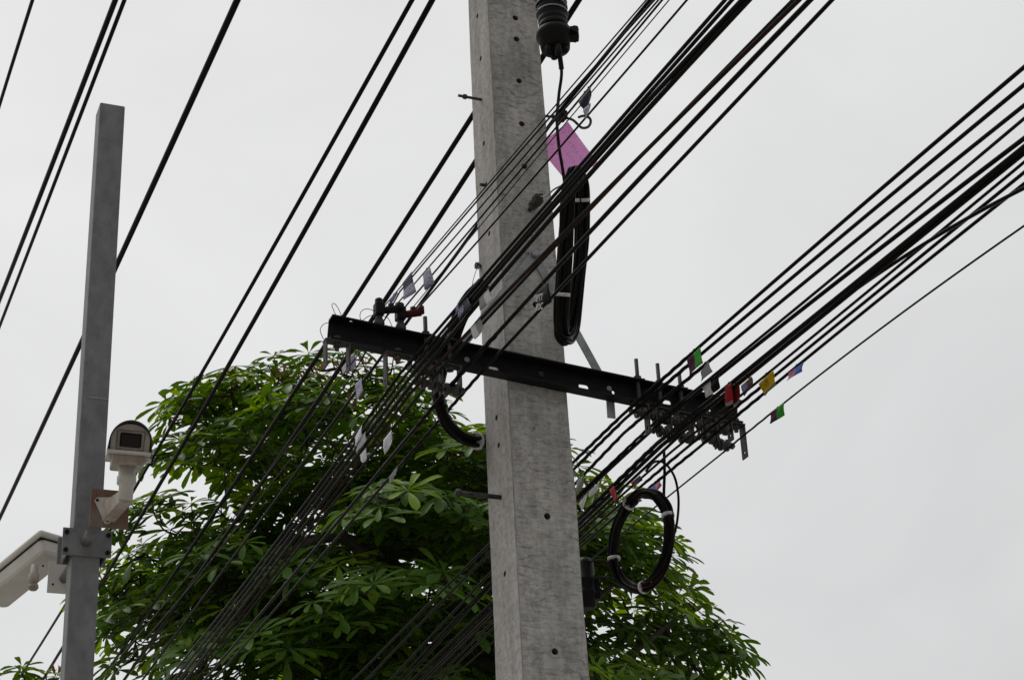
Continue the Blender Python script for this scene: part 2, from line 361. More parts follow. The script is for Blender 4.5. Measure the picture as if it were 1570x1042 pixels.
# ------------------------------------------------------------------ crossarm: channel with braces
VB = -pole_w(CORNER.z) / 2 - .010                     # back of the channel web
EL, ER = on_plane(503, 507, *w_plane(VB - .006)), on_plane(1131, 637, *w_plane(VB - .006))
BD = (ER - EL).normalized(); BN = BD.cross(W).normalized()
if BN.z < 0: BN = -BN
BL = (ER - EL).length; BH, BF, TH = .088, .046, .006
def beam(px, py, dv=-.006): return on_plane(px, py, *w_plane(VB + dv))
def bpt(s, h, dv): return EL + BD * s + BN * h + W * dv          # s along, h above the centre, dv away from the web front
arm = thing('crossarm', (EL + ER) / 2 - Z * BH / 2, 'black painted steel channel crossarm bolted across the concrete pole', 'crossarm')
mb = MB()
prof = [(0, -BH / 2), (0, BH / 2), (-BF, BH / 2), (-BF, BH / 2 - TH), (-TH, BH / 2 - TH - .002), (-TH, -BH / 2 + TH + .002), (-BF, -BH / 2 + TH), (-BF, -BH / 2)]
P0 = [bpt(0, h, dv + .006) for dv, h in prof]; mb.prism(P0, BD * BL)
chan = obj('channel', mb, M['black_steel'], arm)
ct = MB()
def slot(px, py, wd, ht):
    P = beam(px, py, -TH); n = 12; poly = []
    for i in range(n):
        a = 2 * math.pi * i / n; e = BD * ((wd - ht) / 2 * (1 if math.cos(a) > 0 else -1))
        poly.append(P + e + BD * (math.cos(a) * ht / 2) + BN * (math.sin(a) * ht / 2) - W * .03)
    ct.prism(poly, W * .06)
for x, y, a, b in ((757, 565, .036, .018), (895, 592.5, .038, .018), (940.5, 601, .012, .016), (722, 557, .008, .008), (1022, 616, .036, .018), (1088, 628, .012, .012)): slot(x, y, a, b)
for px in (534, 1000, 1092):                            # slots through the top flange
    s_ = (beam(px, 505) - EL).dot(BD); p = bpt(s_, BH / 2, -.022)
    ct.lathe(p - BN * .02, BN, [(0, .008), (.04, .008)], 12)
cut(chan, ct)
hexhead(arm, beam(828, 575, -.0), -W, .014, .014, n=4, mt='galv_dark')
hexhead(arm, beam(715, 552, -.0), -W, .012, .010, mt='galv')
hexhead(arm, beam(933, 596, -.0), -W, .012, .010, mt='galv')
TOPB = face_pt(818, 392, 'f')
def brace(pts, k):
    P = [TOPB - W * (.001 + .006 * k)] + [on_plane(x, y, *w_plane(VB + .0075)) for x, y in pts]
    d0 = (P[1] - P[0]).normalized(); P[0] = P[0] - d0 * .02; lft = []; rgt = []
    for i in range(len(P)):
        d = (P[min(i + 1, len(P) - 1)] - P[max(i - 1, 0)]).normalized(); sd_ = d.cross(W).normalized() * .015; lft.append(P[i] + sd_); rgt.append(P[i] - sd_)
    obj('brace', MB().prism(lft + rgt[::-1], -W * .005), M['galv'], arm)
brace([(924, 584), (935, 612), (937, 641)], 0); brace([(706, 532), (694, 548)], 1)
hexhead(arm, TOPB - W * .012, -W, .016, .016, mt='galv')

# ------------------------------------------------------------------ overhead cables
WIRES = {}
def wire(key, label, pts, anchor, wpx, mt='wire', plane=None, name='overhead_cable', group=None, ext=(5, 16), wrap=None, ref=None):
    """pts near -> far in photo pixels; anchor fixes the sideways position of the cable's vertical plane"""
    A = on_plane(*anchor, *w_plane(VB - .03 if plane is None else plane)); u = u_of(A)
    PP = (uv(u, 0, 0), U)
    P = [on_plane(x, y, *PP) for x, y in pts]
    sz = [(v_of(p), p.z) for p in P]
    k = min(range(len(pts)), key=lambda i: (pts[i][0] - anchor[0]) ** 2 + (pts[i][1] - anchor[1]) ** 2)
    if math.hypot(pts[k][0] - anchor[0], pts[k][1] - anchor[1]) > 30: k = 0
    def fit(data, s0, z0):                              # smooth sagging curve through the support
        deg = 1 if len(data) < 3 else (2 if len(data) < 7 else 3); B_ = [[(s_ - s0) ** (e + 1) for e in range(deg)] for s_, z_ in data]
        y_ = [z_ - z0 for s_, z_ in data]
        A_ = [[sum(r[a] * r[b] for r in B_) + (1e-9 if a == b else 0) for b in range(deg)] + [sum(r[a] * q for r, q in zip(B_, y_))] for a in range(deg)]
        for a in range(deg):
            pv = max(range(a, deg), key=lambda r: abs(A_[r][a])); A_[a], A_[pv] = A_[pv], A_[a]
            for r in range(deg):
                if r != a:
                    f = A_[r][a] / A_[a][a]; A_[r] = [x - f * y for x, y in zip(A_[r], A_[a])]
        co = [A_[a][deg] / A_[a][a] for a in range(deg)]
        return (lambda s_: z0 + sum(cf * (s_ - s0) ** (e + 1) for e, cf in enumerate(co)))
    s0, z0 = sz[k]; run = []
    if k > 0:
        fn = fit(sz[:k], s0, z0); sa = sz[0][0]; sl = (fn(sa) - fn(sa + .05)) / .05; L_ = ext[0]
        run += [(sa - L_ * (1 - i / 5), fn(sa) + sl * L_ * (1 - i / 5) + .012 * (L_ * (1 - i / 5)) ** 2) for i in range(5)]
        run += [(sa + (s0 - sa) * i / 40, fn(sa + (s0 - sa) * i / 40)) for i in range(40)]
    ff = fit(sz[k + 1:], s0, z0); sb_ = sz[-1][0]
    if k == 0:
        sl = (ff(s0) - ff(s0 + .05)) / .05; L_ = ext[0]
        run += [(s0 - L_ * (1 - i / 5), z0 + sl * L_ * (1 - i / 5) + .012 * (L_ * (1 - i / 5)) ** 2) for i in range(5)]
    run += [(s0 + (sb_ - s0) * i / 50, ff(s0 + (sb_ - s0) * i / 50)) for i in range(51)]
    sl = (ff(sb_) - ff(sb_ - .05)) / .05; L_ = ext[1]
    run += [(sb_ + L_ * i / 8, max(2.2, ff(sb_) + sl * L_ * i / 8 + .006 * (L_ * i / 8) ** 2)) for i in range(1, 9)]
    path = [uv(u, a, b) for a, b in run]
    rp = P[len(P) // 2] if ref is None else on_plane(*ref, *PP)
    r = wpx * .93 / 2 * pix(rp)[2] / FPX
    root = obj(name, MB().tube(path, r, 8), M[mt], None, label, 'cable', group)
    WIRES[key] = (u, path, r)
    if wrap:                                            # spiral preformed grips beside the crossarm
        for x0, x1 in wrap:
            dense = [path[i].lerp(path[i + 1], j / 8) for i in range(5, len(path) - 9) for j in range(8)]
            seg = [q for q in dense if x0 <= pix(q)[0] <= x1]
            if len(seg) > 3:
                n = max(6, int(sum((seg[i + 1] - seg[i]).length for i in range(len(seg) - 1)) / .006)); fine = []
                for i in range(n): t = i / (n - 1) * (len(seg) - 1); k = min(int(t), len(seg) - 2); fine.append(seg[k].lerp(seg[k + 1], t - k))
                obj('spiral_grip', MB().tube(fine, r * 1.12, 9, helix=(.07, .13, 1)), M['wire_dusty'], root)
    return root
GA = 'cables sagging from upper right to lower left'
UPL = 0.0
wire('A1', 'thin black cable cutting the extreme top left corner', [(50, 0), (25, 77), (0, 160), (-60, 360)], (143, -300), 6, plane=UPL, group=GA, ref=(25, 77))
wire('A2', 'left and thicker of the close cable pair left of steel post', [(177, 0), (62, 300), (0, 457), (-80, 660)], (292, -300), 8, plane=UPL, group=GA, ref=(63, 300))
wire('A3', 'right and thinner of the close cable pair left of steel post', [(191, 0), (76.5, 300), (0, 498), (-70, 680)], (307, -300), 6, plane=UPL, group=GA, ref=(75, 300))
wire('A4', 'thick black cable passing behind the upper steel post', [(364, 0), (227.5, 300), (180, 407), (120, 532), (0, 793)], (500, -300), 10, plane=UPL, group=GA, ref=(227, 300))
wire('A5', 'thinner upper cable of the pair between steel post and concrete pole', [(632, 0), (484, 262), (340, 520), (285, 612), (218, 730), (168, 814), (92, 939), (29, 1040)], (744, -200), 6.5, plane=UPL, group=GA, ref=(340, 520))
wire('A6', 'thicker lower cable of the pair between steel post and concrete pole', [(663, 0), (520, 258), (374, 520), (290, 664), (199, 819.5), (149, 904.5), (87, 1007), (67, 1039)], (773, -200), 8, plane=UPL, group=GA, ref=(374, 520))
wire('B1', 'thick cable from behind the pole to the crossarm left tip', [(880, -68), (836, 0), (723, 178), (626, 330), (560, 433), (527, 484), (488, 549), (332, 780), (155, 1042)], (880, -68), 8.5, plane=UPL, group=GA, ref=(626, 330))
wire('B2', 'thickest cable emerging behind the pole, reaching the black clamp on the crossarm', [(908, -32), (888, 0), (865, 36), (730, 247), (675, 330), (590, 460), (575, 486), (534, 542), (500, 594), (374, 780), (190, 1042)], (912, -38), 9, plane=UPL, group=GA, ref=(675, 330))
wire('B7', 'black cable through the hook clamp, passing behind the concrete pole', [(997, 0), (900, 120), (858, 171), (841, 192), (731, 344), (645, 468), (618, 500), (584, 549), (557, 587), (500, 659), (383, 820), (218, 1042)], (856, 174), 6, plane=UPL, group=GA, ref=(731, 344))
GC = 'thin wires crossing the upper pole'
wire('C1', 'uppermost thin wire crossing the pole below its top bolt', [(988, 0), (890, 120), (820, 203), (705.4, 330), (630, 415), (592, 466), (578, 484)], (592, 466), 2.2, group=GC, ext=(5, .01), ref=(705, 330))
wire('C2', 'second thin wire from the top crossing the concrete pole', [(1003, 0), (897, 120), (820, 206.5), (712.6, 330), (632, 422), (613, 447), (575, 498), (567, 545), (480, 660)], (613, 447), 3.0, group=GC, ref=(712, 330))
wire('C3', 'third thin wire crossing the pole, lavender tag near its end', [(1010, 0), (906.7, 120), (820, 220), (726, 330), (659, 408), (635, 436.5), (600, 476), (560, 524), (470, 650)], (617, 457), 2.6, group=GC, ref=(726, 330))
wire('C4', 'fourth thin wire carrying the dark tag above the hook', [(1016, 0), (915, 120), (820, 234), (740, 331), (662, 422), (628, 462), (612, 482)], (628, 462), 3.2, group=GC, ext=(5, .01), ref=(740, 330))
wire('C5', 'finest wire, just under the dark tag above the hook', [(1026, 0), (926, 120), (820, 244), (748, 332), (664, 436), (634, 470), (622, 485)], (634, 470), 1.8, group=GC, ext=(5, .01), ref=(748, 330))
wire('C6', 'lowest thin wire crossing the pole and the pink card', [(1054, 0), (940, 131), (820, 270), (733.5, 370), (663.7, 446.6), (646, 467), (632, 484)], (646, 467), 3.2, group=GC, ext=(5, .01), ref=(733, 370))
GD = 'cables hung under the left half of the crossarm'
wire('D1', 'uppermost of the thick cables crossing the pole middle', [(1109, 0), (1004, 128), (901, 240), (735, 430), (664, 513), (613, 573), (560, 646), (460, 782), (256, 1042)], (613, 573), 5.5, group=GD, ref=(735, 430), wrap=[(565, 655)])
wire('D2', 'cable touching just below the uppermost thick one crossing the pole', [(1120, 0), (1007, 134), (906, 244), (740, 435), (668, 518), (616, 582), (560, 658), (460, 792), (266, 1042)], (616, 582), 5.5, group=GD, ref=(740, 435))
wire('D3', 'thick cable carrying the dark tag with pale digits', [(1137, 0), (1036, 112), (915, 240), (746, 437), (680, 514), (618, 592), (563, 664), (460, 803), (274, 1042)], (618, 592), 7, group=GD, ref=(746, 437))
wire('D4', 'thick cable with the upper grey plate tag at pole left edge', [(1148, 0), (1067, 84), (935, 240), (847, 332), (751, 441), (690, 514), (622, 600), (566, 672), (460, 815), (284, 1042)], (622, 600), 7.5, group=GD, ref=(751, 441))
wire('D5', 'faded brown cable crossing the pole below the brace bolt', [(1224, 0), (1076, 147), (926, 297), (864, 360), (780, 446), (687, 534), (628, 604), (572, 672), (460, 830), (290, 1042)], (628, 604), 6, 'wire_brown', group=GD, ref=(780, 446))
wire('D6', 'greyed cable running tight beneath the faded brown one', [(1213, 0), (1108, 112), (1000, 226), (827, 404), (743, 489), (679.5, 557), (655, 589), (587, 670), (460, 839), (301, 1042)], (660, 583), 5, 'wire_grey', group=GD, ref=(743, 489))
wire('D7', 'thick cable crossing the pole over the dark PTT tag', [(1241, 0), (1100, 149), (961, 297), (876.5, 387), (780, 488), (735, 538), (692.5, 589), (623, 670), (460, 870), (313, 1042)], (692, 589), 7, group=GD, ref=(780, 490), wrap=[(640, 760)])
wire('D8', 'lowest cable crossing the pole just above the crossarm', [(1275, 0), (1135, 150), (995, 297), (895, 403), (780, 525), (747, 559), (733, 576), (650.7, 670), (460, 890), (328, 1042)], (733, 576), 5.5, group=GD, ref=(780, 526), wrap=[(620, 745)])
GE = 'cables hung under the right half of the crossarm'
wire('E1', 'topmost of the cables running to the right picture edge', [(1570, 103), (1250, 377), (1110, 499), (1072, 531), (989, 603), (953, 637), (880, 707), (750, 834), (541, 1042)], (953, 637), 6, group=GE, ref=(1110, 499), wrap=[(884, 948), (965, 1060)])
wire('E2', 'second from top of the cables running to right picture edge', [(1570, 130), (1250, 397), (1126, 500), (1077, 541), (1002, 602), (958, 642), (881, 718), (750, 848), (561, 1042)], (957, 642), 6, group=GE, ref=(1126, 500), wrap=[(884, 950), (970, 1060)])
wire('E3', 'third from top of the cables running to right picture edge', [(1570, 161), (1250, 421.5), (1155, 499), (1086, 552), (1021, 606), (956, 664), (895, 726), (750, 880), (598, 1042)], (956, 664), 6, group=GE, ref=(1155, 500), wrap=[(900, 950), (965, 1075)])
wire('E4', 'fourth from top of the cables running to right picture edge', [(1570, 182), (1250, 447), (1192, 499), (1094, 575), (1045, 612), (1000, 651), (928, 718), (885, 763), (750, 893), (611, 1042)], (1000, 651), 5, 'wire_grey', group=GE, ref=(1192, 500), wrap=[(890, 1000)])
wire('E5', 'fifth from top of the cables, ending under a white and black tag', [(1570, 212), (1250, 458), (1201, 500), (1098, 577), (1048, 616), (1004, 655), (930, 722), (886, 767), (750, 899), (621, 1042)], (1004, 655), 7, group=GE, ref=(1201, 500))
wire('E6', 'upper half of the thickest black cable bundle at right', [(1570, 226), (1412, 351), (1262, 472), (1236, 500), (1142, 571), (1064, 628), (1008, 679), (980, 707), (936, 750), (888, 796), (750, 925), (633, 1042)], (1008, 679), 8, group=GE, ref=(1236, 500), wrap=[(900, 1000)])
wire('E7', 'lower half of the thickest black cable bundle at right', [(1570, 236), (1412, 358), (1270, 475), (1244, 502), (1152, 573), (1072, 633), (1014, 683), (984, 712), (940, 755), (888, 803), (750, 936), (645, 1042)], (1014, 683), 8, group=GE, ref=(1244, 500))
wire('E8', 'brownish cable that carries the yellow tag', [(1570, 249), (1420, 372), (1292, 480), (1260, 504), (1186, 566), (1110, 625), (1032, 690), (990, 724), (889, 817), (750, 948), (656, 1042)], (1032, 690), 4.8, 'wire_brown', group=GE, ref=(1260, 504))
wire('E9', 'cable just beneath the brownish one with the yellow tag', [(1570, 264), (1440, 370), (1307, 480), (1260, 517), (1190, 573), (1091, 652), (1048, 690), (1000, 730), (889, 827), (750, 958), (666, 1042)], (1048, 690), 5.5, group=GE, ref=(1260, 517), wrap=[(990, 1040), (1060, 1165)])
wire('E10', 'cable carrying the pink and blue tag at right', [(1570, 281), (1440, 386), (1323, 480), (1260, 531), (1169, 603), (1103, 657), (1071, 686), (1033, 720), (960, 776), (890, 838), (750, 968), (676, 1042)], (1071, 686), 5.5, group=GE, ref=(1260, 531), wrap=[(990, 1062), (1078, 1165)])
wire('E11', 'black cable slanting across the others at far right', [(1570, 288), (1519, 315), (1453, 352), (1403, 384), (1327, 434), (1262, 478), (1150, 570), (1080, 634), (1022, 686), (980, 722), (889, 812), (750, 942), (651, 1042)], (1022, 686), 6, group=GE, ref=(1260, 480))
wire('E12', 'thin lowest wire at right with the green and plum tag', [(1570, 345), (1386, 480), (1260, 574), (1174, 634), (1103, 698), (1043, 747), (955, 819), (916, 849), (750, 985), (690, 1042)], (1103, 698), 3.2, group=GE, ref=(1260, 574), wrap=[(1108, 1190)])
def wplane(key, off=0.0): return uv(WIRES[key][0] + off, 0, 0), U

# ------------------------------------------------------------------ spool brackets under the crossarm
GB = 'spool brackets bolted under the crossarm'
def bracket(px, py, label, wd=.07, leg=(.12, .12), rod=None, spools=(), bolt_mt='galv_dark', rust=False, name='spool_bracket'):
    s_ = (beam(px, py) - EL).dot(BD); base = bpt(s_, -BH / 2 - .004, -.024)
    t = thing(name, base - Z * max(leg), label, 'bracket', GB)
    th = .005; hw = wd / 2
    obj('plate', MB().box(base - Z * .002, BD * (hw + th), W * .019, BN * (th / 2), bev=.0015), M['galv_dark'], t)
    for sgn, ln in zip((-1, 1), leg):
        if ln <= 0: continue
        c_ = base + BD * (sgn * hw) - Z * (ln / 2)
        o = obj('leg', MB().box(c_, U * (th / 2), W * .019, Z * (ln / 2), bev=.001), M['galv_dark'], t)
        ct = MB().lathe(base + BD * (sgn * hw) - Z * (ln - .022) - U * .02, U, [(0, .0065), (.04, .0065)], 10); cut(o, ct)
    if rod:
        obj('threaded_rod', MB().tube([base - Z * .022, base + Z * .05, base + Z * (BH + rod)], .0072, 10, helix=(.004, .10, 1)), M['galv_dark'], t)
        for zz in (BH + .006, -.020):
            obj('nut', MB().lathe(base + Z * zz, Z, [(0, .014), (.012, .014)], 6, smooth=False), M['galv_dark'], t)
        obj('washer', MB().box(base + Z * (BH + .0035), U * .02, W * .02, Z * .0015), M['galv_dark'], t)
    else:
        obj('bolt', MB().lathe(base - Z * .006, -Z, [(0, .013), (.012, .013), (.0121, .008), (.024, .008)], 6, smooth=False), M['rust_bolt' if rust else 'galv_dark'], t)
        obj('bolt_head', MB().lathe(base + BN * (TH + .0045), Z, [(0, .013), (.010, .013)], 6, smooth=False), M['galv_dark'], t)
    for zz in spools:
        cpt = base - Z * zz
        sp = obj('spool', MB().lathe(cpt - U * (hw * .72), U, [(0, .017), (.004, .022), (hw * .45, .021), (hw * .58, .013), (hw * .86, .013), (hw * 1.0, .021), (hw * 1.40, .022), (hw * 1.44, .017)], 20), M['spool'], t)
        obj('spool_bolt', MB().tube([cpt - U * (hw + .016), cpt + U * (hw + .018)], .006, 8).lathe(cpt + U * (hw + .004), U, [(0, .012), (.009, .012)], 6, smooth=False).lathe(cpt - U * (hw + .013), U, [(0, .012), (.009, .012)], 6, smooth=False), M['galv_dark'], t)
    return t
bracket(513, 531, 'empty inverted U bracket at the left tip of the crossarm', .078, (.10, .10))
bracket(606, 547, 'bracket with rusty bolt and long pale left leg under crossarm', .085, (.125, .05), rust=True)
bracket(650, 557, 'bracket below the taller left threaded rod, spools holding crowded cables', .06, (.10, .11), rod=.075, spools=(.035, .082))
bracket(686, 564, 'bracket above the black cable bend, nearest left of the pole', .066, (.11, .10), rod=.045, spools=(.088,))
bracket(976, 625, 'bracket under the tall rod nearest right of the pole', .05, (.0, .105), rod=.085, spools=(.03,))
bracket(1009, 632, 'bracket under the second rod right of the pole, twin spools', .056, (.09, .115), rod=.085, spools=(.035, .085))
bracket(1042, 640, 'bracket under the third rod right of the pole', .056, (.10, .10), rod=.07, spools=(.04, .09))
bracket(1078, 646, 'rodless bracket with grey spools between third rod and right tip', .056, (.08, .09), spools=(.035, .075))
bracket(1101, 652, 'narrow bracket with a hanging grey spool beside the right tip', .05, (.105, .0), spools=(.03, .09))
bracket(1123, 656, 'empty bracket with long slotted leg at the crossarm right tip', .050, (.07, .125))

# ------------------------------------------------------------------ tags on the cables
def grid_tag(name, label, key, corners, mats, split=None, rows=6, cols=8, group='small plastic tags on the cables', bend=.004, off=None, lower=None, seed=0):
    """corners: top-left, top-right, bottom-right, bottom-left in photo pixels, on the cable's own vertical plane"""
    pl = wplane(key, (-WIRES[key][2] - .001) if off is None else off)
    A, B, C_, D = [on_plane(x, y, *pl) for x, y in corners]
    mb = MB(); th = .0012; V2 = []
    for sd_ in (0, 1):
        for j in range(rows + 1):
            for i in range(cols + 1):
                s_, t_ = i / cols, j / rows
                p = A.lerp(B, s_).lerp(D.lerp(C_, s_), t_)
                p = p + U * (bend * math.sin(3 * s_ + 4 * t_ + seed) * t_ + sd_ * th)
                V2.append(p)
    nn = (rows + 1) * (cols + 1); ix = lambda i, j, s_: s_ * nn + j * (cols + 1) + i
    mb.v = V2
    for j in range(rows):
        for i in range(cols):
            mi = 0
            if split == 'v': mi = 0 if i < cols / 2 else 1
            if split == 'h': mi = 0 if j < rows * .42 else 1
            if lower and j >= rows * (1 - lower): mi = len(mats) - 1
            for s_ in (0, 1):
                f = [ix(i, j, s_), ix(i + 1, j, s_), ix(i + 1, j + 1, s_), ix(i, j + 1, s_)]
                mb.f.append(f if s_ else f[::-1]); mb.m.append(mi); mb.sm.append(True)
    edge = [(i, 0) for i in range(cols)] + [(cols, j) for j in range(rows)] + [(i, rows) for i in range(cols, 0, -1)] + [(0, j) for j in range(rows, 0, -1)]
    for k in range(len(edge)):
        a, b = edge[k], edge[(k + 1) % len(edge)]
        mb.f.append([ix(*a, 0), ix(*b, 0), ix(*b, 1), ix(*a, 1)]); mb.m.append(0); mb.sm.append(False)
    o = obj(name, mb, [M[x] for x in mats], None, label, 'tag', group)
    md_ = A.lerp(B, .5); pth_ = WIRES[key][1]; bi = min(range(len(pth_) - 1), key=lambda i: (pth_[i].lerp(pth_[i + 1], .5) - md_).length)
    sg = pth_[bi + 1] - pth_[bi]; wc = pth_[bi] + sg * max(0, min(1, (md_ - pth_[bi]).dot(sg) / sg.length_squared)); rl = WIRES[key][2] + .0012
    loop = [wc + U * (math.cos(a) * rl) + Z * (math.sin(a) * rl) for a in [k * math.pi / 5 for k in range(11)]]
    obj('fixing_loop', MB().tube(loop, .001, 5, caps=False), M['tin'], o)
    return o, (A, B, C_, D)
def lettering(parent, lines, A, B, D, size, mt, offset, dx=.08, dy=.3, lead=1.0):
    ex = (B - A).normalized(); ey = (A - D); ey = (ey - ex * ey.dot(ex)).normalized(); n = ex.cross(ey)
    if n.dot(CAM - A) < 0: n = -n
    for k, txt in enumerate(lines):
        cu = bpy.data.curves.new('lettering', 'FONT'); cu.body = txt; cu.size = size; cu.extrude = .0002; cu.resolution_u = 3; cu.offset = size * .012
        tmp = bpy.data.objects.new('lettering', cu); COL.objects.link(tmp); bpy.context.view_layer.update()
        me = bpy.data.meshes.new_from_object(tmp.evaluated_get(bpy.context.evaluated_depsgraph_get())); bpy.data.objects.remove(tmp)
        o0 = A + (B - A) * dx + (D - A) * dy - ey * (size * lead * k) + n * offset
        org = ORIG[parent.name]
        for v_ in me.vertices: v_.co = (o0 + ex * v_.co.x + ey * v_.co.y + n * v_.co.z) - org
        me.materials.clear(); me.materials.append(M[mt])
        o = bpy.data.objects.new('lettering', me); COL.objects.link(o); o.parent = parent
T = 'cable_tag'
grid_tag(T, 'navy topped tag with lavender print above the crossarm left half', 'C1', [(617, 434), (631, 416), (636, 447), (620, 460)], ['navy', 'lavprint'], 'h', seed=1)
grid_tag(T, 'lavender printed tag on the third thin wire left of pole', 'C3', [(648, 421), (659, 408), (664, 434), (652, 445)], ['lavprint'], seed=2)
grid_tag(T, 'sliver of lavender tag beside the black clamp on the crossarm', 'C1', [(597, 458), (609, 447), (608, 452), (598, 465)], ['lav'], seed=3)
grid_tag(T, 'dark crumpled tag hanging over the pigtail hook', 'C4', [(887, 155), (904, 134), (907, 158), (895, 172)], ['navy'], bend=.008, seed=4)
grid_tag(T, 'pale lower flap of crumpled tag touching the pigtail hook', 'C4', [(894, 168), (905, 158), (902, 182), (896, 183)], ['lavprint'], bend=.006, seed=5, off=-.010)
o, q = grid_tag(T, 'dark purple tag with pale digits in front of the cable bundle', 'D3', [(698, 476), (716, 455), (724, 470), (705, 491)], ['navy'], seed=6, off=-.012)
lettering(o, ['888'], q[0], q[1], q[3], .032, 'paint2', .008, .10, .88)
lettering(o, ['JR'], q[0], q[1], q[3], .030, 'paint2', .008, .10, .40)
o, q = grid_tag(T, 'black tag lettered PTT PDC on the pole face', 'D7', [(822, 448), (840, 430), (844, 462), (825, 478)], ['black'], seed=7)
lettering(o, ['PTT', 'PDC'], on_plane(821, 452, *wplane('D7', -.012)), on_plane(841, 446, *wplane('D7', -.012)), on_plane(824, 478, *wplane('D7', -.012)), .028, 'paint', .004, .10, .42, 1.0)
grid_tag(T, 'upper grey plate tag at the pole left edge', 'D4', [(734, 458), (749, 443), (753, 458), (737, 476)], ['greyt', 'white'], 'v', seed=8)
grid_tag(T, 'lower grey plate tag at the pole left edge', 'D5', [(721, 503), (736, 489), (740, 505), (727, 520)], ['white', 'greyt'], 'v', seed=9)
grid_tag(T, 'navy tag just below the crossarm left tip', 'B2', [(535, 554), (543, 540), (547, 560), (538, 570)], ['navyprint'], seed=10)
grid_tag(T, 'pale tag tucked beside the navy one below crossarm left tip', 'B2', [(524, 564), (533, 552), (534, 565), (525, 575)], ['white'], seed=11)
grid_tag(T, 'lavender tag over the treetop below the crossarm left half', 'B7', [(544, 589), (554, 579), (557, 599), (547, 617)], ['lavprint'], seed=12)
grid_tag(T, 'left of the two long white tags over the tree', 'D1', [(544, 670), (555, 651), (554, 668), (545, 685)], ['whiteprint'], seed=13)
grid_tag(T, 'right of the two long white tags over the tree', 'D2', [(549, 677), (560, 661), (560, 674), (547, 693)], ['white'], seed=14)
grid_tag(T, 'small grey white tag just below the two long white tags', 'D4', [(552, 697), (561, 686), (561, 704), (555, 709)], ['whiteprint'], seed=15)
grid_tag(T, 'wide white printed tag hanging alone over the tree', 'D6', [(588, 674), (600, 659), (601, 681), (588, 696)], ['whiteprint'], seed=16)
grid_tag(T, 'lowest grey tag over the tree left of pole', 'D8', [(597, 731), (609, 714), (608, 727), (596, 743)], ['greyt'], seed=17)
grid_tag(T, 'plum and bright green tag on the topmost right cable', 'E1', [(1053, 551), (1073, 532), (1078, 556), (1057, 575)], ['plum', 'green'], 'v', seed=18)
grid_tag(T, 'plain grey tag beside the upper plum and green tag', 'E3', [(1074, 570), (1086, 553), (1091, 569), (1076, 585)], ['greyt'], seed=19)
grid_tag(T, 'white and black tag over the crossarm right end', 'E5', [(1076, 594), (1103, 574), (1101, 594), (1085, 610)], ['white', 'black'], 'v', bend=.007, seed=20)
grid_tag(T, 'bright red tag at the right end of the crossarm', 'E6', [(1111, 594), (1121, 585), (1123, 618), (1113, 623)], ['red', 'greyt'], lower=.2, seed=21)
grid_tag(T, 'dark red tag beside the bright red one', 'E7', [(1121, 600), (1133, 585), (1134, 615), (1124, 625)], ['darkred', 'greyt'], lower=.2, seed=22)
grid_tag(T, 'lavender and brown tag between the red and yellow tags', 'E7', [(1136, 591), (1152, 577), (1156, 588), (1139, 607)], ['lav', 'brownt', 'navy'], 'v', lower=.34, seed=23)
o, q = grid_tag(T, 'yellow tag with grey lower edge at right', 'E8', [(1163, 588), (1185, 567), (1190, 590), (1172, 607)], ['yellow', 'olive'], lower=.26, seed=24)
lettering(o, ['5'], q[0], q[1], q[3], .032, 'inkdark', .006, .34, .62)
grid_tag(T, 'pink and blue tag right of the yellow tag', 'E10', [(1209, 572), (1232, 555), (1229, 569), (1207, 584)], ['pinkt', 'blue'], 'v', seed=25)
grid_tag(T, 'plum and green tag on the lowest thin wire', 'E12', [(1181, 632), (1202, 616), (1201, 636), (1182, 650)], ['plum', 'green'], 'v', seed=26)
grid_tag(T, 'grey tag against the pole right edge', 'E3', [(884, 738), (895, 726), (893, 744), (884, 755)], ['greyt'], seed=27)
grid_tag(T, 'white tag right of the pole, upper of two', 'E5', [(904, 752), (918, 739), (918, 750), (903, 762)], ['white'], seed=28)
grid_tag(T, 'white tag right of the pole, lower of two', 'E5', [(888, 770), (900, 756), (898, 771), (891, 782)], ['white'], seed=29)
grid_tag(T, 'red tag left of the hanging cable coil', 'E6', [(934, 751), (941, 744), (948, 764), (942, 771)], ['red'], seed=30)
grid_tag(T, 'navy and orange tag above the hanging cable coil', 'E8', [(967, 740), (981, 728), (985, 735), (973, 748)], ['orange', 'navy'], 'v', seed=31)
grid_tag(T, 'pink and blue tag at the upper right of the hanging coil', 'E10', [(995, 749), (1012, 737), (1013, 743), (1004, 759)], ['blue', 'pinkt'], 'v', seed=32)

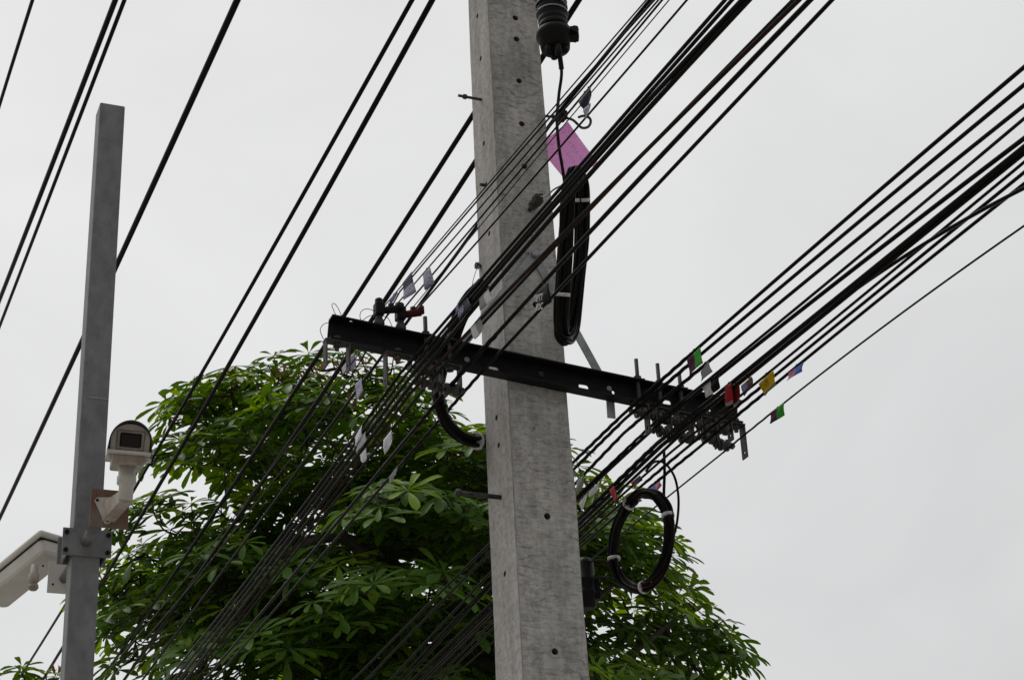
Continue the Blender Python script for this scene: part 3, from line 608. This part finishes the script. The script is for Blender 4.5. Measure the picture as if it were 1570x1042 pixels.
# ------------------------------------------------------------------ cable coils
def coil(name, label, path, n, r, spread, ties, mats, closed=True, seed=1, tie_r=1.35):
    rnd = random.Random(seed); lo = min(path, key=lambda p: p.z)
    t = thing(name, lo, label, 'cable coil')
    base = spline(path + ([path[0]] if closed else []), 14)
    for k in range(n):
        ang = 2.4 * k; rr = spread * math.sqrt((k + .4) / n); pts = []
        for i, p in enumerate(base):
            tg = (base[min(i + 1, len(base) - 1)] - base[max(i - 1, 0)]).normalized(); a = (W - tg * W.dot(tg)).normalized(); b = tg.cross(a)
            wob = 1 + .22 * noise.noise(V((i * .06, k * 3.1, seed)))
            pts.append(p + (a * math.cos(ang + .5 * math.sin(i * .05 + k)) + b * math.sin(ang + .5 * math.sin(i * .05 + k))) * rr * wob)
        if closed: pts[-1] = pts[0]
        obj('cable_turn', MB().tube(pts, r * rnd.uniform(.85, 1.1), 7), M[rnd.choice(mats)], t)
    for (x, y) in ties:
        i = min(range(1, len(base) - 1), key=lambda i: (pix(base[i])[0] - x) ** 2 + (pix(base[i])[1] - y) ** 2)
        p = base[i]; tg = (base[i + 1] - base[i - 1]).normalized()
        R = spread * .98 + r * .95
        obj('cable_tie', MB().lathe(p - tg * .006, tg, [(0, R * .95), (.0005, R), (.0115, R), (.012, R * .95)], 16), M['tie'], t)
    return t, base
HD = V((-.52, .854, 0))
cc_ = at(983, 829, 6.45); path = [cc_ + HD * (.178 * math.cos(a)) * -1 + Z * (.168 * math.sin(a)) for a in [2 * math.pi * k / 16 for k in range(16)]]
hang, _ = coil('hanging_cable_coil', 'round coil of dark brown and black cable hanging right of pole', path, 13, .0052, .0188, [(955, 765), (1017, 791), (945, 856), (987, 900)], ['wire', 'wire_brown', 'wire'], seed=3)
obj('hanger_cable', MB().tube(spline([at(1018, 688, 6.5), at(1019, 720, 6.48), at(1018, 760, 6.45), at(1020, 795, 6.42)]), .0055, 7), M['wire'], hang)
obj('slack_cable', MB().tube(spline([at(990, 722, 6.5), at(1003, 708, 6.48), at(1018, 709, 6.45), at(1033, 728, 6.42), at(1040, 760, 6.4), at(1038, 800, 6.4), at(1030, 832, 6.42)]), .0045, 7), M['wire_brown'], hang)
path = [at(x, y, d) for x, y, d in ((883, 262, 6.02), (874, 290, 5.98), (868, 345, 5.95), (863, 420, 5.93), (860, 480, 5.93), (862, 512, 5.95), (870, 517, 6.02), (878, 500, 6.08), (885, 450, 6.10), (890, 390, 6.10), (892, 330, 6.10), (890, 280, 6.08))]
coil('long_cable_coil', 'long flattened loop of black cable hanging beside the pole right edge', path, 16, .0064, .0228, [(892, 307), (861, 452)], ['wire', 'wire', 'wire'], seed=5)
path = [at(x, y, d) for x, y, d in ((742, 436, 6.22), (726, 452, 6.25), (706, 486, 6.27), (692, 520, 6.28), (678, 556, 6.28), (670, 590, 6.27), (674, 622, 6.27), (688, 650, 6.28), (712, 671, 6.32), (745, 676, 6.42), (790, 668, 6.6))]
coil('cable_bend', 'bundle of black cables bending from the crossarm behind the pole', path, 10, .0085, .0235, [(730, 675)], ['wire', 'wire_dusty', 'wire'], closed=False, seed=7)

# ------------------------------------------------------------------ splice closures, hook, card, small ironwork
top = at(838, -60, 6.18); bot = at(851, 68, 6.0); ax = (bot - top).normalized(); ln = (bot - top).length
cl = thing('splice_closure', bot, 'black ribbed splice closure strapped to the pole top right side', 'splice closure')
prof = [(-.25, .05)]
h = -.25
while h < ln - .06: prof += [(h, .046), (h + .004, .049), (h + .016, .049), (h + .020, .046)]; h += .024
obj('ribbed_body', MB().lathe(top, ax, prof[1:], 22), M['plastic'], cl)
obj('end_cap', MB().lathe(top + ax * (ln - .055), ax, [(0, .050), (.008, .060), (.028, .060), (.034, .052), (.075, .048), (.080, .03)], 22), M['plastic'], cl)
rt = (RT - ax * RT.dot(ax)).normalized(); fr = ax.cross(rt)
lp = top + ax * (ln - .038) + rt * .062
obj('clamp_lug', MB().box(lp, rt * .019, fr * .016, ax * .024, bev=.005).lathe(lp + rt * .006 - fr * .03, fr, [(0, .013), (.06, .013)], 6, smooth=False), M['plastic'], cl)
for a, b, l_ in ((-.024, .02, .030), (.006, .03, .055), (.030, .012, .030), (-.005, -.02, .03)):
    p = top + ax * (ln + .012) + rt * a + fr * b
    obj('cable_port', MB().lathe(p, ax, [(0, .0125), (l_, .0115), (l_ + .003, .008)], 12), M['plastic'], cl)
for k, (hh, tl) in enumerate(((.175, .35), (.205, .16), (.235, .05))):
    c0 = top + ax * hh; pts = [c0 + (rt * math.cos(a) + fr * math.sin(a)) * .052 + ax * (.022 * tl * 2 * math.cos(a)) for a in [2 * math.pi * i / 24 for i in range(25)]]
    obj('strap_wire', MB().tube(pts, .0028, 6, caps=False), M['galv'], cl)
pz = pole_w(5.7) / 2 + .004; zt = face_pt(800, 2, 'f').z
pz = pole_w(zt) / 2 + .004; ll = lean(zt)
obj('pole_strap', MB().tube([uv(-pz * .2, -pz, zt + .055) + ll, uv(pz * .5, -pz, zt + .03) + ll, uv(pz, -pz, zt + .014) + ll, top + ax * .165 - rt * .03], .0034, 6), M['galv'], cl)
drop = [at(858, 84, 5.99), at(861, 112, 5.98), at(857, 145, 5.97), at(854, 185, 5.95), at(857, 225, 5.95), at(863, 262, 5.96), at(868, 300, 5.96)]
o = obj('drop_cable', MB().tube(spline(drop), .0052, 8), M['wire_grey'], None, 'single cable dropping from the splice closure down to the long coil', 'cable')
obj('sleeve', MB().tube(spline(drop)[:9], .0085, 10), M['plastic'], o)

hz = on_plane(845, 180, *w_plane(0)); hz = uv(pole_w(hz.z) / 2 - .02, v_of(hz), hz.z) + lean(hz.z)
pl = w_plane(v_of(hz))
hp = [hz] + [on_plane(x, y, *pl) for x, y in ((852, 180), (866, 181), (878, 184), (885, 190), (892, 196), (900, 195.5), (905, 190), (905, 183), (900, 178.5), (893, 178), (887, 180))]
hk = thing('hook_bolt', hp[0], 'curly steel pigtail hook bolt on the pole right side', 'hook')
obj('hook', MB().tube(spline(hp, 6), .0052, 9), M['galv_dark'], hk)
kp = on_plane(861, 178, *pl)
obj('clamp', MB().box(kp, U * .017, W * .022, Z * .016, bev=.004).lathe(kp - W * .03, W, [(0, .011), (.06, .011)], 8), M['plastic'], hk)
obj('nut', MB().lathe(on_plane(848, 180, *pl), U, [(0, .011), (.01, .011)], 6, smooth=False), M['galv_dark'], hk)

pl2 = w_plane(v_of(hz) + .02)
pc = [on_plane(x, y, *pl2) for x, y in ((871, 187), (919, 250), (866, 276), (826, 222))]
mb = MB(); nn = 8; th = .0015; vs = []
for sd_ in (0, 1):
    for j in range(nn + 1):
        for i in range(nn + 1):
            s_, t_ = i / nn, j / nn; vs.append(pc[0].lerp(pc[1], s_).lerp(pc[3].lerp(pc[2], s_), t_) + W * (.006 * math.sin(2.2 * s_ + 1.5 * t_) + sd_ * th))
mb.v = vs; k2 = (nn + 1) ** 2
for sd_ in (0, 1):
    for j in range(nn):
        for i in range(nn):
            a = sd_ * k2 + j * (nn + 1) + i; mb.f.append([a, a + 1, a + nn + 2, a + nn + 1]); mb.m.append(0); mb.sm.append(True)
card = obj('pink_card', mb, M['pink'], None, 'square pink card hanging by a corner below the hook', 'tag')
def scrawl(s0, t0, s1, t1, n, seed):
    rnd = random.Random(seed); mb = MB()
    for k in range(n):
        f = k / n; pts = []
        for q_ in range(4):
            s_ = s0 + (s1 - s0) * (f + rnd.uniform(0, .7) / n); t_ = t0 + (t1 - t0) * (f + rnd.uniform(0, .6) / n) + rnd.uniform(-.05, .05)
            pts.append(pc[0].lerp(pc[1], s_).lerp(pc[3].lerp(pc[2], s_), t_) + W * (.006 * math.sin(2.2 * s_ + 1.5 * t_) - .001))
        mb.tube(spline(pts, 4), .0008, 4)
    obj('handwriting', mb, M['ink'], card)
scrawl(.10, .25, .8, .28, 9, 1); scrawl(.12, .48, .85, .5, 10, 2); scrawl(.15, .72, .7, .74, 7, 3)
obj('string', MB().tube([pc[0] + W * .002, on_plane(866, 182, *pl)], .0012, 5), M['tin'], card)

P = face_pt(812, 322, 'f')
eb = thing('eye_bolt', P, 'stubby dark eye bolt on the pole face above the brace bolt', 'bolt')
obj('shank', MB().tube([P + W * .02, P - W * .11], .0085, 10), M['galv_dark'], eb)
obj('nut', MB().lathe(P - W * .03, -W, [(0, .019), (.016, .019)], 6, smooth=False), M['rust_bolt'], eb)
obj('clamp', MB().box(P - W * .075, U * .016, W * .02, Z * .017, bev=.005), M['galv_dark'], eb)
e0 = P - W * .10
obj('wire_tail', MB().tube(spline([e0, at(842, 297, 6.0), at(850, 290, 5.98), at(862, 284, 5.97)]), .003, 6), M['tin'], eb)

bx = at(898, 892, 6.58)
bc = thing('rear_splice_closure', bx - Z * .11, 'black splice closure half hidden behind the pole right edge', 'splice closure')
obj('body', MB().lathe(bx - Z * .10, Z, [(0, .024), (.008, .034), (.05, .035), (.054, .039), (.062, .039), (.066, .035), (.10, .035), (.103, .038), (.110, .038), (.113, .034), (.17, .033), (.19, .02)], 18), M['plastic'], bc)
obj('latch', MB().box(bx - Z * .02 + RT * .036, RT * .009, W * .012, Z * .045, bev=.003), M['plastic'], bc)
obj('lead_cable', MB().tube(spline([bx + Z * .075 + RT * .01, at(918, 858, 6.5), at(927, 861, 6.47), at(937, 872, 6.45)]), .0036, 7), M['wire_brown'], bc)
obj('lead_cable', MB().tube(spline([bx + Z * .01, at(920, 884, 6.5), at(935, 886, 6.46), at(950, 892, 6.45)]), .0036, 7), M['wire_grey'], bc)

def connector(px, py, label, armmat, d1, arm_px):
    s_ = (beam(px, py) - EL).dot(BD); b0 = bpt(s_, BH / 2 + .001, -.02)
    t = thing('cable_connector', b0, label, 'connector', 'connectors standing on the crossarm')
    obj('foot', MB().lathe(b0, Z, [(0, .017), (.012, .019), (.03, .012), (.042, .011)], 12), M['galv_dark'], t)
    obj('body', MB().box(b0 + Z * .062, U * .016, W * .020, Z * .024, bev=.006).lathe(b0 + Z * .078, Z, [(0, .014), (.022, .013), (.026, .008)], 10), M['plastic'], t)
    a0 = b0 + Z * .058; a1 = a0 + d1
    obj('arm', MB().tube([a0, a0.lerp(a1, .5), a1], [.012, .013, .014], 10).lathe(a1 - Z * .005, Z, [(0, .012), (.026, .011)], 8).lathe(a0.lerp(a1, .62) - Z * .0, Z, [(0, .010), (.022, .010)], 8), M[armmat], t)
connector(579, 498, 'all black connector standing on the crossarm left half', 'plastic', U * .062 - W * .02 + Z * .006, 0)
connector(612, 504, 'connector with a red arm standing on the crossarm', 'rubber_red', U * .066 - W * .02 + Z * .012, 0)
def tiewire(label, pts, d=None):
    P = [beam(x, y, -.02) for x, y in pts]
    obj('tie_wire', MB().tube(spline(P, 8), .0013, 5), M['tin'], None, label, 'wire', 'loose tie wires on the crossarm')
tiewire('narrow tie wire loop standing on crossarm left tip', [(516, 485), (511, 474), (509, 467), (512, 465), (517, 470), (525, 487)])
tiewire('round tie wire loop left of the black connector', [(555, 493), (552, 486), (554, 477), (562, 473.5), (572, 476), (577, 482)])
tiewire('arched tie wire between the two connectors', [(556, 491), (567, 484), (585, 484), (594, 487), (602, 502)])
tiewire('tie wire curling round the crossarm left end', [(504, 494), (496, 497), (491, 505), (493, 513), (497, 520), (503, 517)])
tiewire('tie wire drooping beneath the crossarm left half', [(544, 540), (548, 545), (556, 548), (564, 547), (566, 541)])
tiewire('tie wire beside the long pale bracket leg', [(592, 552), (595, 562), (596, 572), (593, 582), (588, 588)])
tiewire('short tie wire trailing from the cable bundle to the pole', [(724, 437), (727, 424), (731, 413), (735, 408)])

# ------------------------------------------------------------------ steel post with its two surveillance cameras
PS = .09; SP = at(126, 600, 6.12); spc = SP + (U + W) * (PS / 2)
def suv(u, v, z): return V((spc.x, spc.y, 0)) + U * u + W * v + Z * z
ztop = 4
for _ in range(5): ztop = on_plane(156, 157, suv(-PS / 2, -PS / 2, 0), W).z
post = thing('steel_post', suv(0, 0, 0), 'square grey galvanised steel post at left carrying two surveillance cameras', 'post')
obj('tube', MB().box(suv(0, 0, ztop / 2), U * (PS / 2), W * (PS / 2), Z * (ztop / 2), bev=.004), M['post'], post)
zw = on_plane(140, 609, suv(0, -PS / 2, 0), W).z
obj('weld_band', MB().box(suv(.006, -PS / 2 - .0005, zw), U * .036, W * .001, Z * .003, bev=.0008), M['galv'], post)
zc = on_plane(130, 832, suv(0, -PS / 2, 0), W).z
for s_ in (-1, 1):
    obj('clamp_plate', MB().box(suv(0, s_ * (PS / 2 + .004), zc), U * (PS / 2 + .034), W * .003, Z * .046, bev=.001), M['post'], post)
    for e in (-1, 1):
        obj('clamp_ear', MB().box(suv(e * (PS / 2 + .019), s_ * (PS / 2 - .02), zc), U * .0025, W * .021, Z * .046), M['post'], post)
for e in (-1, 1):
    for zz in (-.03, .03):
        obj('clamp_bolt', MB().lathe(suv(e * (PS / 2 + .022), -PS / 2 - .005, zc + zz), -W, [(0, .008), (.008, .008)], 6, smooth=False), M['gap'], post)
p0 = suv(-.005, -PS / 2, zc + .002)
obj('stub_pipe', MB().tube([p0, p0 - W * .118], .016, 14), M['post'], post)
p1 = suv(-.012, PS / 2, zc - .004)
obj('stub_pipe', MB().tube([p1, p1 + W * .275], .016, 14), M['post'], post)

# front camera: rusty plate, wall bracket, neck, housing, sunshield
d_f = pix(suv(0, -PS / 2 - .12, zc))[2]
pcn = at(168, 780, d_f)
cam1 = thing('surveillance_camera', pcn, 'cream surveillance camera facing the viewer on the steel post', 'camera')
pw = .061
obj('mounting_plate', MB().box(pcn, U * pw, W * .003, Z * .064, bev=.001), M['rust'], cam1)
bo = pcn - W * .004
tri = [bo + U * -.050 + Z * .022, bo + U * -.044 + Z * .031, bo + U * .030 + Z * .040, bo + U * .030 + Z * -.020, bo + U * -.002 + Z * -.052, bo + U * -.014 + Z * -.052]
wb = obj('wall_bracket', MB().prism(tri, -W * .008), M['cream'], cam1)
for (a, b) in ((-.042, .022), (-.006, -.044)):
    obj('screw', MB().lathe(bo + U * a + Z * b - W * .007, -W, [(0, .0055), (.004, .0045)], 8), M['gap'], wb)
d_n = d_f - .13
nk = at(193, 757, d_n)
r0 = bo + U * -.004 + Z * -.022 - W * .006; r1 = nk - Z * .012
sd0 = U * .020
arm_poly = [r0 + Z * .040, r0 - Z * .024, r1 - Z * .016, r1 + Z * .020]
obj('arm', MB().prism([p - sd0 for p in arm_poly], sd0 * 2), M['cream_dirty'], cam1)
obj('neck', MB().lathe(nk - Z * .022, Z, [(0, .012), (.006, .022), (.05, .023), (.052, .024), (.056, .030), (.078, .030), (.082, .026), (.125, .027), (.13, .022)], 20), M['cream'], cam1)
hx = nk + Z * .106                                       # underside of the housing above the neck
ax1 = ((CAM - hx).normalized() + Z * .10 + V((.03, 0, 0))).normalized(); sx = U.copy(); sx = (sx - ax1 * sx.dot(ax1)).normalized(); zx = sx.cross(ax1)
if zx.z < 0: zx = -zx
hx = hx - Z * .012; sx = sx * .9; zx = zx * .9
hc = hx + zx * .072 + ax1 * .0
obj('lower_tray', MB().box(hc - zx * .056 - ax1 * .06, sx * .056, ax1 * .13, zx * .018, bev=.006), M['cream_dirty'], cam1)
obj('tray_flange', MB().box(hc - zx * .036 - ax1 * .05, sx * .074, ax1 * .16, zx * .005, bev=.002), M['cream'], cam1)
for e in (-1, 1): obj('hinge_lug', MB().box(hc - zx * .052 + sx * (.068 * e) + ax1 * .03, sx * .010, ax1 * .018, zx * .006, bev=.002), M['cream'], cam1)
def arch(r, st, top, a0, a1, n=20):                      # solid with a round top: straight sides, then a half round
    pr = [(r, 0), (r, st)] + [(r * math.cos(math.pi * k / n), st + (top - st) * math.sin(math.pi * k / n)) for k in range(1, n)] + [(-r, st), (-r, 0)]
    return MB().prism([hc - zx * .031 + sx * x + zx * y + ax1 * a0 for x, y in pr], ax1 * (a1 - a0))
obj('housing', arch(.066, .040, .094, -.19, .088), M['cream'], cam1)
fc = hc + zx * .006 + ax1 * .0905
obj('window_frame', MB().box(fc, sx * .047, ax1 * .003, zx * .034, bev=.004), M['cream_dirty'], cam1)
obj('window', MB().box(fc + ax1 * .004, sx * .036, ax1 * .002, zx * .024, bev=.004), M['glass'], cam1)
ro = [(.073, 0), (.073, .022)] + [(.073 * math.cos(math.pi * k / 22), .022 + .080 * math.sin(math.pi * k / 22)) for k in range(1, 22)] + [(-.073, .022), (-.073, 0)]
mb = MB(); vs = []; K = 25
for end in (.135, -.20):
    for q_ in (1.0, .965):
        for x, y in ro: vs.append(hc - zx * .031 + sx * (x * q_) + zx * (y * q_) + ax1 * end)
b_ = lambda e, q_, i: (e * 2 + q_) * K + i
fs = []
for i in range(K - 1):
    fs += [(b_(0, 0, i), b_(0, 0, i + 1), b_(1, 0, i + 1), b_(1, 0, i)), (b_(0, 1, i), b_(1, 1, i), b_(1, 1, i + 1), b_(0, 1, i + 1)), (b_(0, 0, i), b_(0, 1, i), b_(0, 1, i + 1), b_(0, 0, i + 1)), (b_(1, 0, i), b_(1, 0, i + 1), b_(1, 1, i + 1), b_(1, 1, i))]
for i in (0, K - 1): fs.append((b_(0, 0, i), b_(1, 0, i), b_(1, 1, i), b_(0, 1, i)))
mb.add(vs, fs, 0, True); obj('sunshield', mb, M['shield'], cam1)

# second camera seen from behind, pointing down to the left
pl3 = p1 + W * .278 + Z * .004
a2 = V((-.68, .52, -.27)).normalized(); y2 = V((a2.y, -a2.x, 0)).normalized(); z2 = y2.cross(a2)
if z2.z < 0: z2 = -z2
if y2.dot(CAM - pl3) < 0: y2 = -y2
cam2 = thing('surveillance_camera', pl3, 'surveillance camera at left edge seen from behind, tilted down', 'camera')
obj('mounting_plate', MB().box(pl3, U * .054, W * .003, Z * .056, bev=.001), M['cream'], cam2)
c2 = at(44, 870, pix(pl3)[2] + .12)
obj('housing', MB().box(c2 + a2 * .03, a2 * .172, y2 * .055, z2 * .040, bev=.016), M['cream'], cam2)
obj('gasket', MB().box(c2 + a2 * .03 + z2 * .020, a2 * .176, y2 * .0585, z2 * .0025, bev=.002), M['gap'], cam2)
obj('sunshield', MB().box(c2 + a2 * .035 + z2 * .038, a2 * .188, y2 * .063, z2 * .015, bev=.012), M['cream'], cam2)
obj('window_frame', MB().box(c2 + a2 * .204, a2 * .004, y2 * .044, z2 * .030, bev=.003), M['gap'], cam2)
nb = at(52, 885, pix(pl3)[2] - .05)
obj('neck', MB().lathe(nb + Z * .045, -Z, [(0, .012), (.03, .013), (.035, .018), (.055, .018), (.062, .014), (.075, .010)], 14), M['cream_dirty'], cam2)
obj('cable_gland', MB().lathe(nb - Z * .024, -Z, [(0, .016), (.012, .018), (.02, .012)], 12), M['cream_dirty'], cam2)
for (x, y) in ((66, 867), (81, 895)): obj('screw', MB().lathe(on_plane(x, y, pl3 - W * .003, W), -W, [(0, .004), (.003, .003)], 8), M['gap'], cam2)

# ------------------------------------------------------------------ trees
def leaf_mesh(k):
    rnd = random.Random(k); ts = (0, .16, .36, .58, .78, .92, 1); wd = (.06, .10, .42, .82, 1.0, .80, .10)
    vs = []; droop = rnd.uniform(.10, .28); fold = rnd.uniform(.10, .22); wv = rnd.uniform(-.03, .03)
    for t, q_ in zip(ts, wd):
        x = t; z = -droop * t * t + .06 * t; hw = q_ * .124
        vs += [V((x, -hw, z + hw * fold * 2 + wv * math.sin(7 * t))), V((x, 0, z)), V((x, hw, z + hw * fold * 2 - wv * math.sin(6 * t)))]
    fs = []
    for i in range(len(ts) - 1):
        a = i * 3; fs += [(a, a + 3, a + 4, a + 1), (a + 1, a + 4, a + 5, a + 2)]
    return vs, fs
LEAF = [leaf_mesh(k) for k in range(6)]
def make_tree(label, base, outline, cpx, cpd, half, tips, seed, leaf_len, limb_n, singles, trunk_r, top_pt, bsp=.55):
    rnd = random.Random(seed)
    tree = thing('tree', base, label, 'tree')
    C0 = at(cpx[0], cpx[1], cpd)
    # crown volume: radius by direction in the plane square to the view, rounded in depth
    fwd = V((FW.x, FW.y, 0)).normalized(); lat = V((RT.x, RT.y, 0)).normalized()
    prof = []
    for (x, y) in outline:
        p = on_plane(x, y, C0, fwd) - C0; prof.append((math.atan2(p.z, p.dot(lat)), math.hypot(p.z, p.dot(lat))))
    prof.sort(); prof = [(prof[-1][0] - 2 * math.pi, prof[-1][1])] + prof + [(prof[0][0] + 2 * math.pi, prof[0][1])]
    def R(a):
        for (a0, r0), (a1, r1) in zip(prof, prof[1:]):
            if a0 <= a <= a1: return r0 + (r1 - r0) * (a - a0) / max(1e-6, a1 - a0)
        return prof[0][1]
    T_ = []; tries = 0; boughs = []
    def place(a, rr, s_):
        ra = R(a) * rr * (1 + .15 * noise.noise(V((math.cos(a) * 4, math.sin(a) * 4, seed + s_ * 2))))
        return C0 + lat * (math.cos(a) * ra) + Z * (math.sin(a) * ra) + fwd * (s_ * half)
    per = 15 if tips > 100 else 6
    while len(boughs) < tips / per and tries < tips * 40:
        tries += 1
        a = rnd.uniform(-math.pi, math.pi); rr = rnd.random() ** .5; s_ = rnd.uniform(-1, 1); q_ = math.sqrt(rr * rr + s_ * s_)
        if q_ > 1 or (q_ < .6 and rnd.random() < .4): continue
        p = place(a, rr * .93, s_)
        if any((p.x - b.x) ** 2 + (p.y - b.y) ** 2 + (2.0 * (p.z - b.z)) ** 2 < bsp ** 2 for b, _, _ in boughs): continue
        boughs.append((p, (p - (C0 - Z * .9)).normalized(), q_))
    for b, o_, q_ in boughs:                              # each bough carries a flattish, drooping spray of leaf whorls
        rb = rnd.uniform(.36, .62) * (1 if tips > 100 else .35); hv = V((o_.x, o_.y, 0)); hv = hv.normalized() if hv.length > .1 else lat; sv = Z.cross(hv); got = []; t2 = 0
        while len(got) < per + 4 and t2 < 160:
            t2 += 1
            x, y = rnd.uniform(-1, 1), rnd.uniform(-1, 1)
            if x * x + y * y > 1: continue
            p = b + hv * (x * rb) + sv * (y * rb) + Z * (.16 * (1 - x * x - y * y) - .12 * max(0, x) + rnd.uniform(-.10, .05))
            if any((p - g_).length < .17 for g_ in got): continue
            e_ = p - C0; la = e_.dot(lat)
            if math.hypot(la, e_.z) > R(math.atan2(e_.z, la)) * 1.05: continue
            got.append(p); T_.append((p, (o_ * .6 + hv * (x * .5) + sv * (y * .5)).normalized(), q_))
    # trunk and limbs
    tp = V(top_pt); tr = spline([base, base.lerp(tp, .5) + V((.12, .05, 0)), tp], 10); kk = len(tr)
    obj('trunk', MB().tube(tr, [trunk_r * (1.35 - .75 * i / (kk - 1)) if i else trunk_r * 1.6 for i in range(kk)], 14), M['bark'], tree)
    nodes = []; lb = MB()
    for k in range(limb_n):
        p, o_, q_ = T_[rnd.randrange(len(T_))]; s0 = tr[rnd.randrange(int(kk * .55), kk)]
        mid = s0.lerp(p, .5) + V((rnd.uniform(-.2, .2), rnd.uniform(-.2, .2), rnd.uniform(.05, .35)))
        pts = spline([s0, mid, s0.lerp(p, .93)], 7)
        lb.tube(pts, [trunk_r * (.50 - .40 * i / (len(pts) - 1)) for i in range(len(pts))], 7); nodes += pts[3:]
    obj('limbs', lb, M['bark'], tree)
    tw = MB(); leaves = []
    T_.sort(key=lambda t_: (t_[0] - tp).length)
    for p, o_, q_ in T_:
        n0 = min(nodes, key=lambda n_: (n_ - p).length_squared)
        if (n0 - p).length > .12: tw.tube(spline([n0, n0.lerp(p, .55) + Z * -.05, p], 3), [.012, .011, .009, .008, .007, .006, .005], 4, caps=False); nodes.append(p - o_ * .08)
        ax_ = (o_ * .75 + Z * .9 + V((rnd.uniform(-.3, .3), rnd.uniform(-.3, .3), 0))).normalized()
        a_ = ax_.orthogonal().normalized(); b2 = ax_.cross(a_)
        fresh = .12 + .5 * max(0, noise.noise(p * .9 + V((7, seed, 3))) + .25)
        young = q_ > .9 and p.z > C0.z + .5 * R(math.pi / 2) and rnd.random() < .12
        for wh in range(rnd.choice((1, 1, 2))):
            nl = rnd.randint(7, 9); ph = rnd.uniform(0, 6.28); up0 = rnd.uniform(-.15, .28); wl = rnd.uniform(.70, 1.12); new = 1 if (wh == 0 and rnd.random() < fresh) else 0
            for i in range(nl):
                if rnd.random() < .07: continue
                th = ph + 2 * math.pi * i / nl + rnd.uniform(-.18, .18)
                d_ = (a_ * math.cos(th) + b2 * math.sin(th)) + ax_ * (up0 + rnd.uniform(-.10, .10)); d_ = (d_ - Z * rnd.uniform(0, .15)).normalized()
                sd_ = d_.cross(ax_).normalized(); nn_ = sd_.cross(d_).normalized()
                if nn_.dot(ax_) < 0: nn_ = -nn_; sd_ = -sd_
                ln_ = leaf_len * wl * rnd.uniform(.82, 1.06) * (1 if not young else .55)
                mt = Matrix((d_ * ln_, sd_ * ln_ * rnd.uniform(.85, 1.1), nn_ * ln_)).transposed().to_4x4(); mt.translation = p - ax_ * (.075 * wh)
                leaves.append((mt, rnd.randrange(6), 2 if (young and wh == 0) else new))
        if young:
            for i in range(4):
                th = i * 1.57 + rnd.random(); d_ = (ax_ + (a_ * math.cos(th) + b2 * math.sin(th)) * .55).normalized(); sd_ = d_.cross(a_ * math.sin(th) - b2 * math.cos(th)).normalized(); nn_ = sd_.cross(d_)
                mt = Matrix((d_ * .12, sd_ * .12, nn_ * .12)).transposed().to_4x4(); mt.translation = p; leaves.append((mt, i % 6, 2))
    obj('twigs', tw, M['petiole'], tree)
    # the nearest leaves in view are objects of their own, the rest is one mass
    def key(lf):
        x, y, d_ = pix(lf[0].translation); return d_ if (-20 < x < PW + 20 and 0 < y < PH + 20) else 1e3
    leaves.sort(key=key)
    shared = []
    for k in range(18):
        vs, fs = LEAF[k % 6]; me = bpy.data.meshes.new('leaf'); me.from_pydata(vs, [], fs); me.materials.append(M[('leaf', 'leaf_new', 'leaf_young')[k // 6]])
        for pl_ in me.polygons: pl_.use_smooth = True
        shared.append(me)
    org = V(base); mass = MB()
    for i, (mt, k, yg) in enumerate(leaves):
        if i < singles:
            o = bpy.data.objects.new('leaf', shared[k + 6 * yg]); COL.objects.link(o); o.parent = tree
            m2 = mt.copy(); m2.translation = mt.translation - org; o.matrix_basis = m2
        else:
            vs, fs = LEAF[k]; b0 = len(mass.v); mass.v += [mt @ p for p in vs]
            for f in fs: mass.f.append([j + b0 for j in f]); mass.m.append(yg); mass.sm.append(True)
    if mass.v:
        me = bpy.data.meshes.new('crown'); me.from_pydata([p - org for p in mass.v], [], mass.f)
        me.materials.append(M['leaf']); me.materials.append(M['leaf_new']); me.materials.append(M['leaf_young'])
        me.polygons.foreach_set('material_index', mass.m); me.polygons.foreach_set('use_smooth', mass.sm)
        o = bpy.data.objects.new('crown', me); COL.objects.link(o); o.parent = tree; o['kind'] = 'stuff'
    print('tree', len(T_), 'tips', len(leaves), 'leaves')
    return tree
TD = 15.2
OUT = [(165, 985), (168, 910), (195, 810), (226, 710), (246, 662), (292, 620), (340, 594), (400, 574), (470, 574), (540, 586), (620, 602), (700, 622), (750, 652), (830, 695), (890, 728), (960, 742), (1010, 770),
       (1025, 845), (1085, 895), (1145, 950), (1115, 1000), (1140, 1060), (1080, 1160), (900, 1260), (700, 1300), (500, 1290), (330, 1220), (200, 1090)]
bp_ = at(640, 1150, TD); base = V((bp_.x, bp_.y, 0)); tpp = at(600, 930, TD)
make_tree('large green tree with whorled leaves behind the wires and concrete pole', base, OUT, (610, 960), TD, 2.3, 2150, 5, .28, 26, 300, .17, (tpp.x, tpp.y, tpp.z))
sb = at(40, 1120, 14.0)
make_tree('small tree with only its top leaves showing at bottom left', V((sb.x, sb.y, 0)), [(-50, 1120), (-35, 1060), (15, 1034), (55, 1022), (80, 1032), (96, 1070), (98, 1130), (30, 1190)], (40, 1095), 14.0, .45, 60, 9, .22, 4, 120, .05, (sb.x, sb.y, sb.z - .3), bsp=.25)
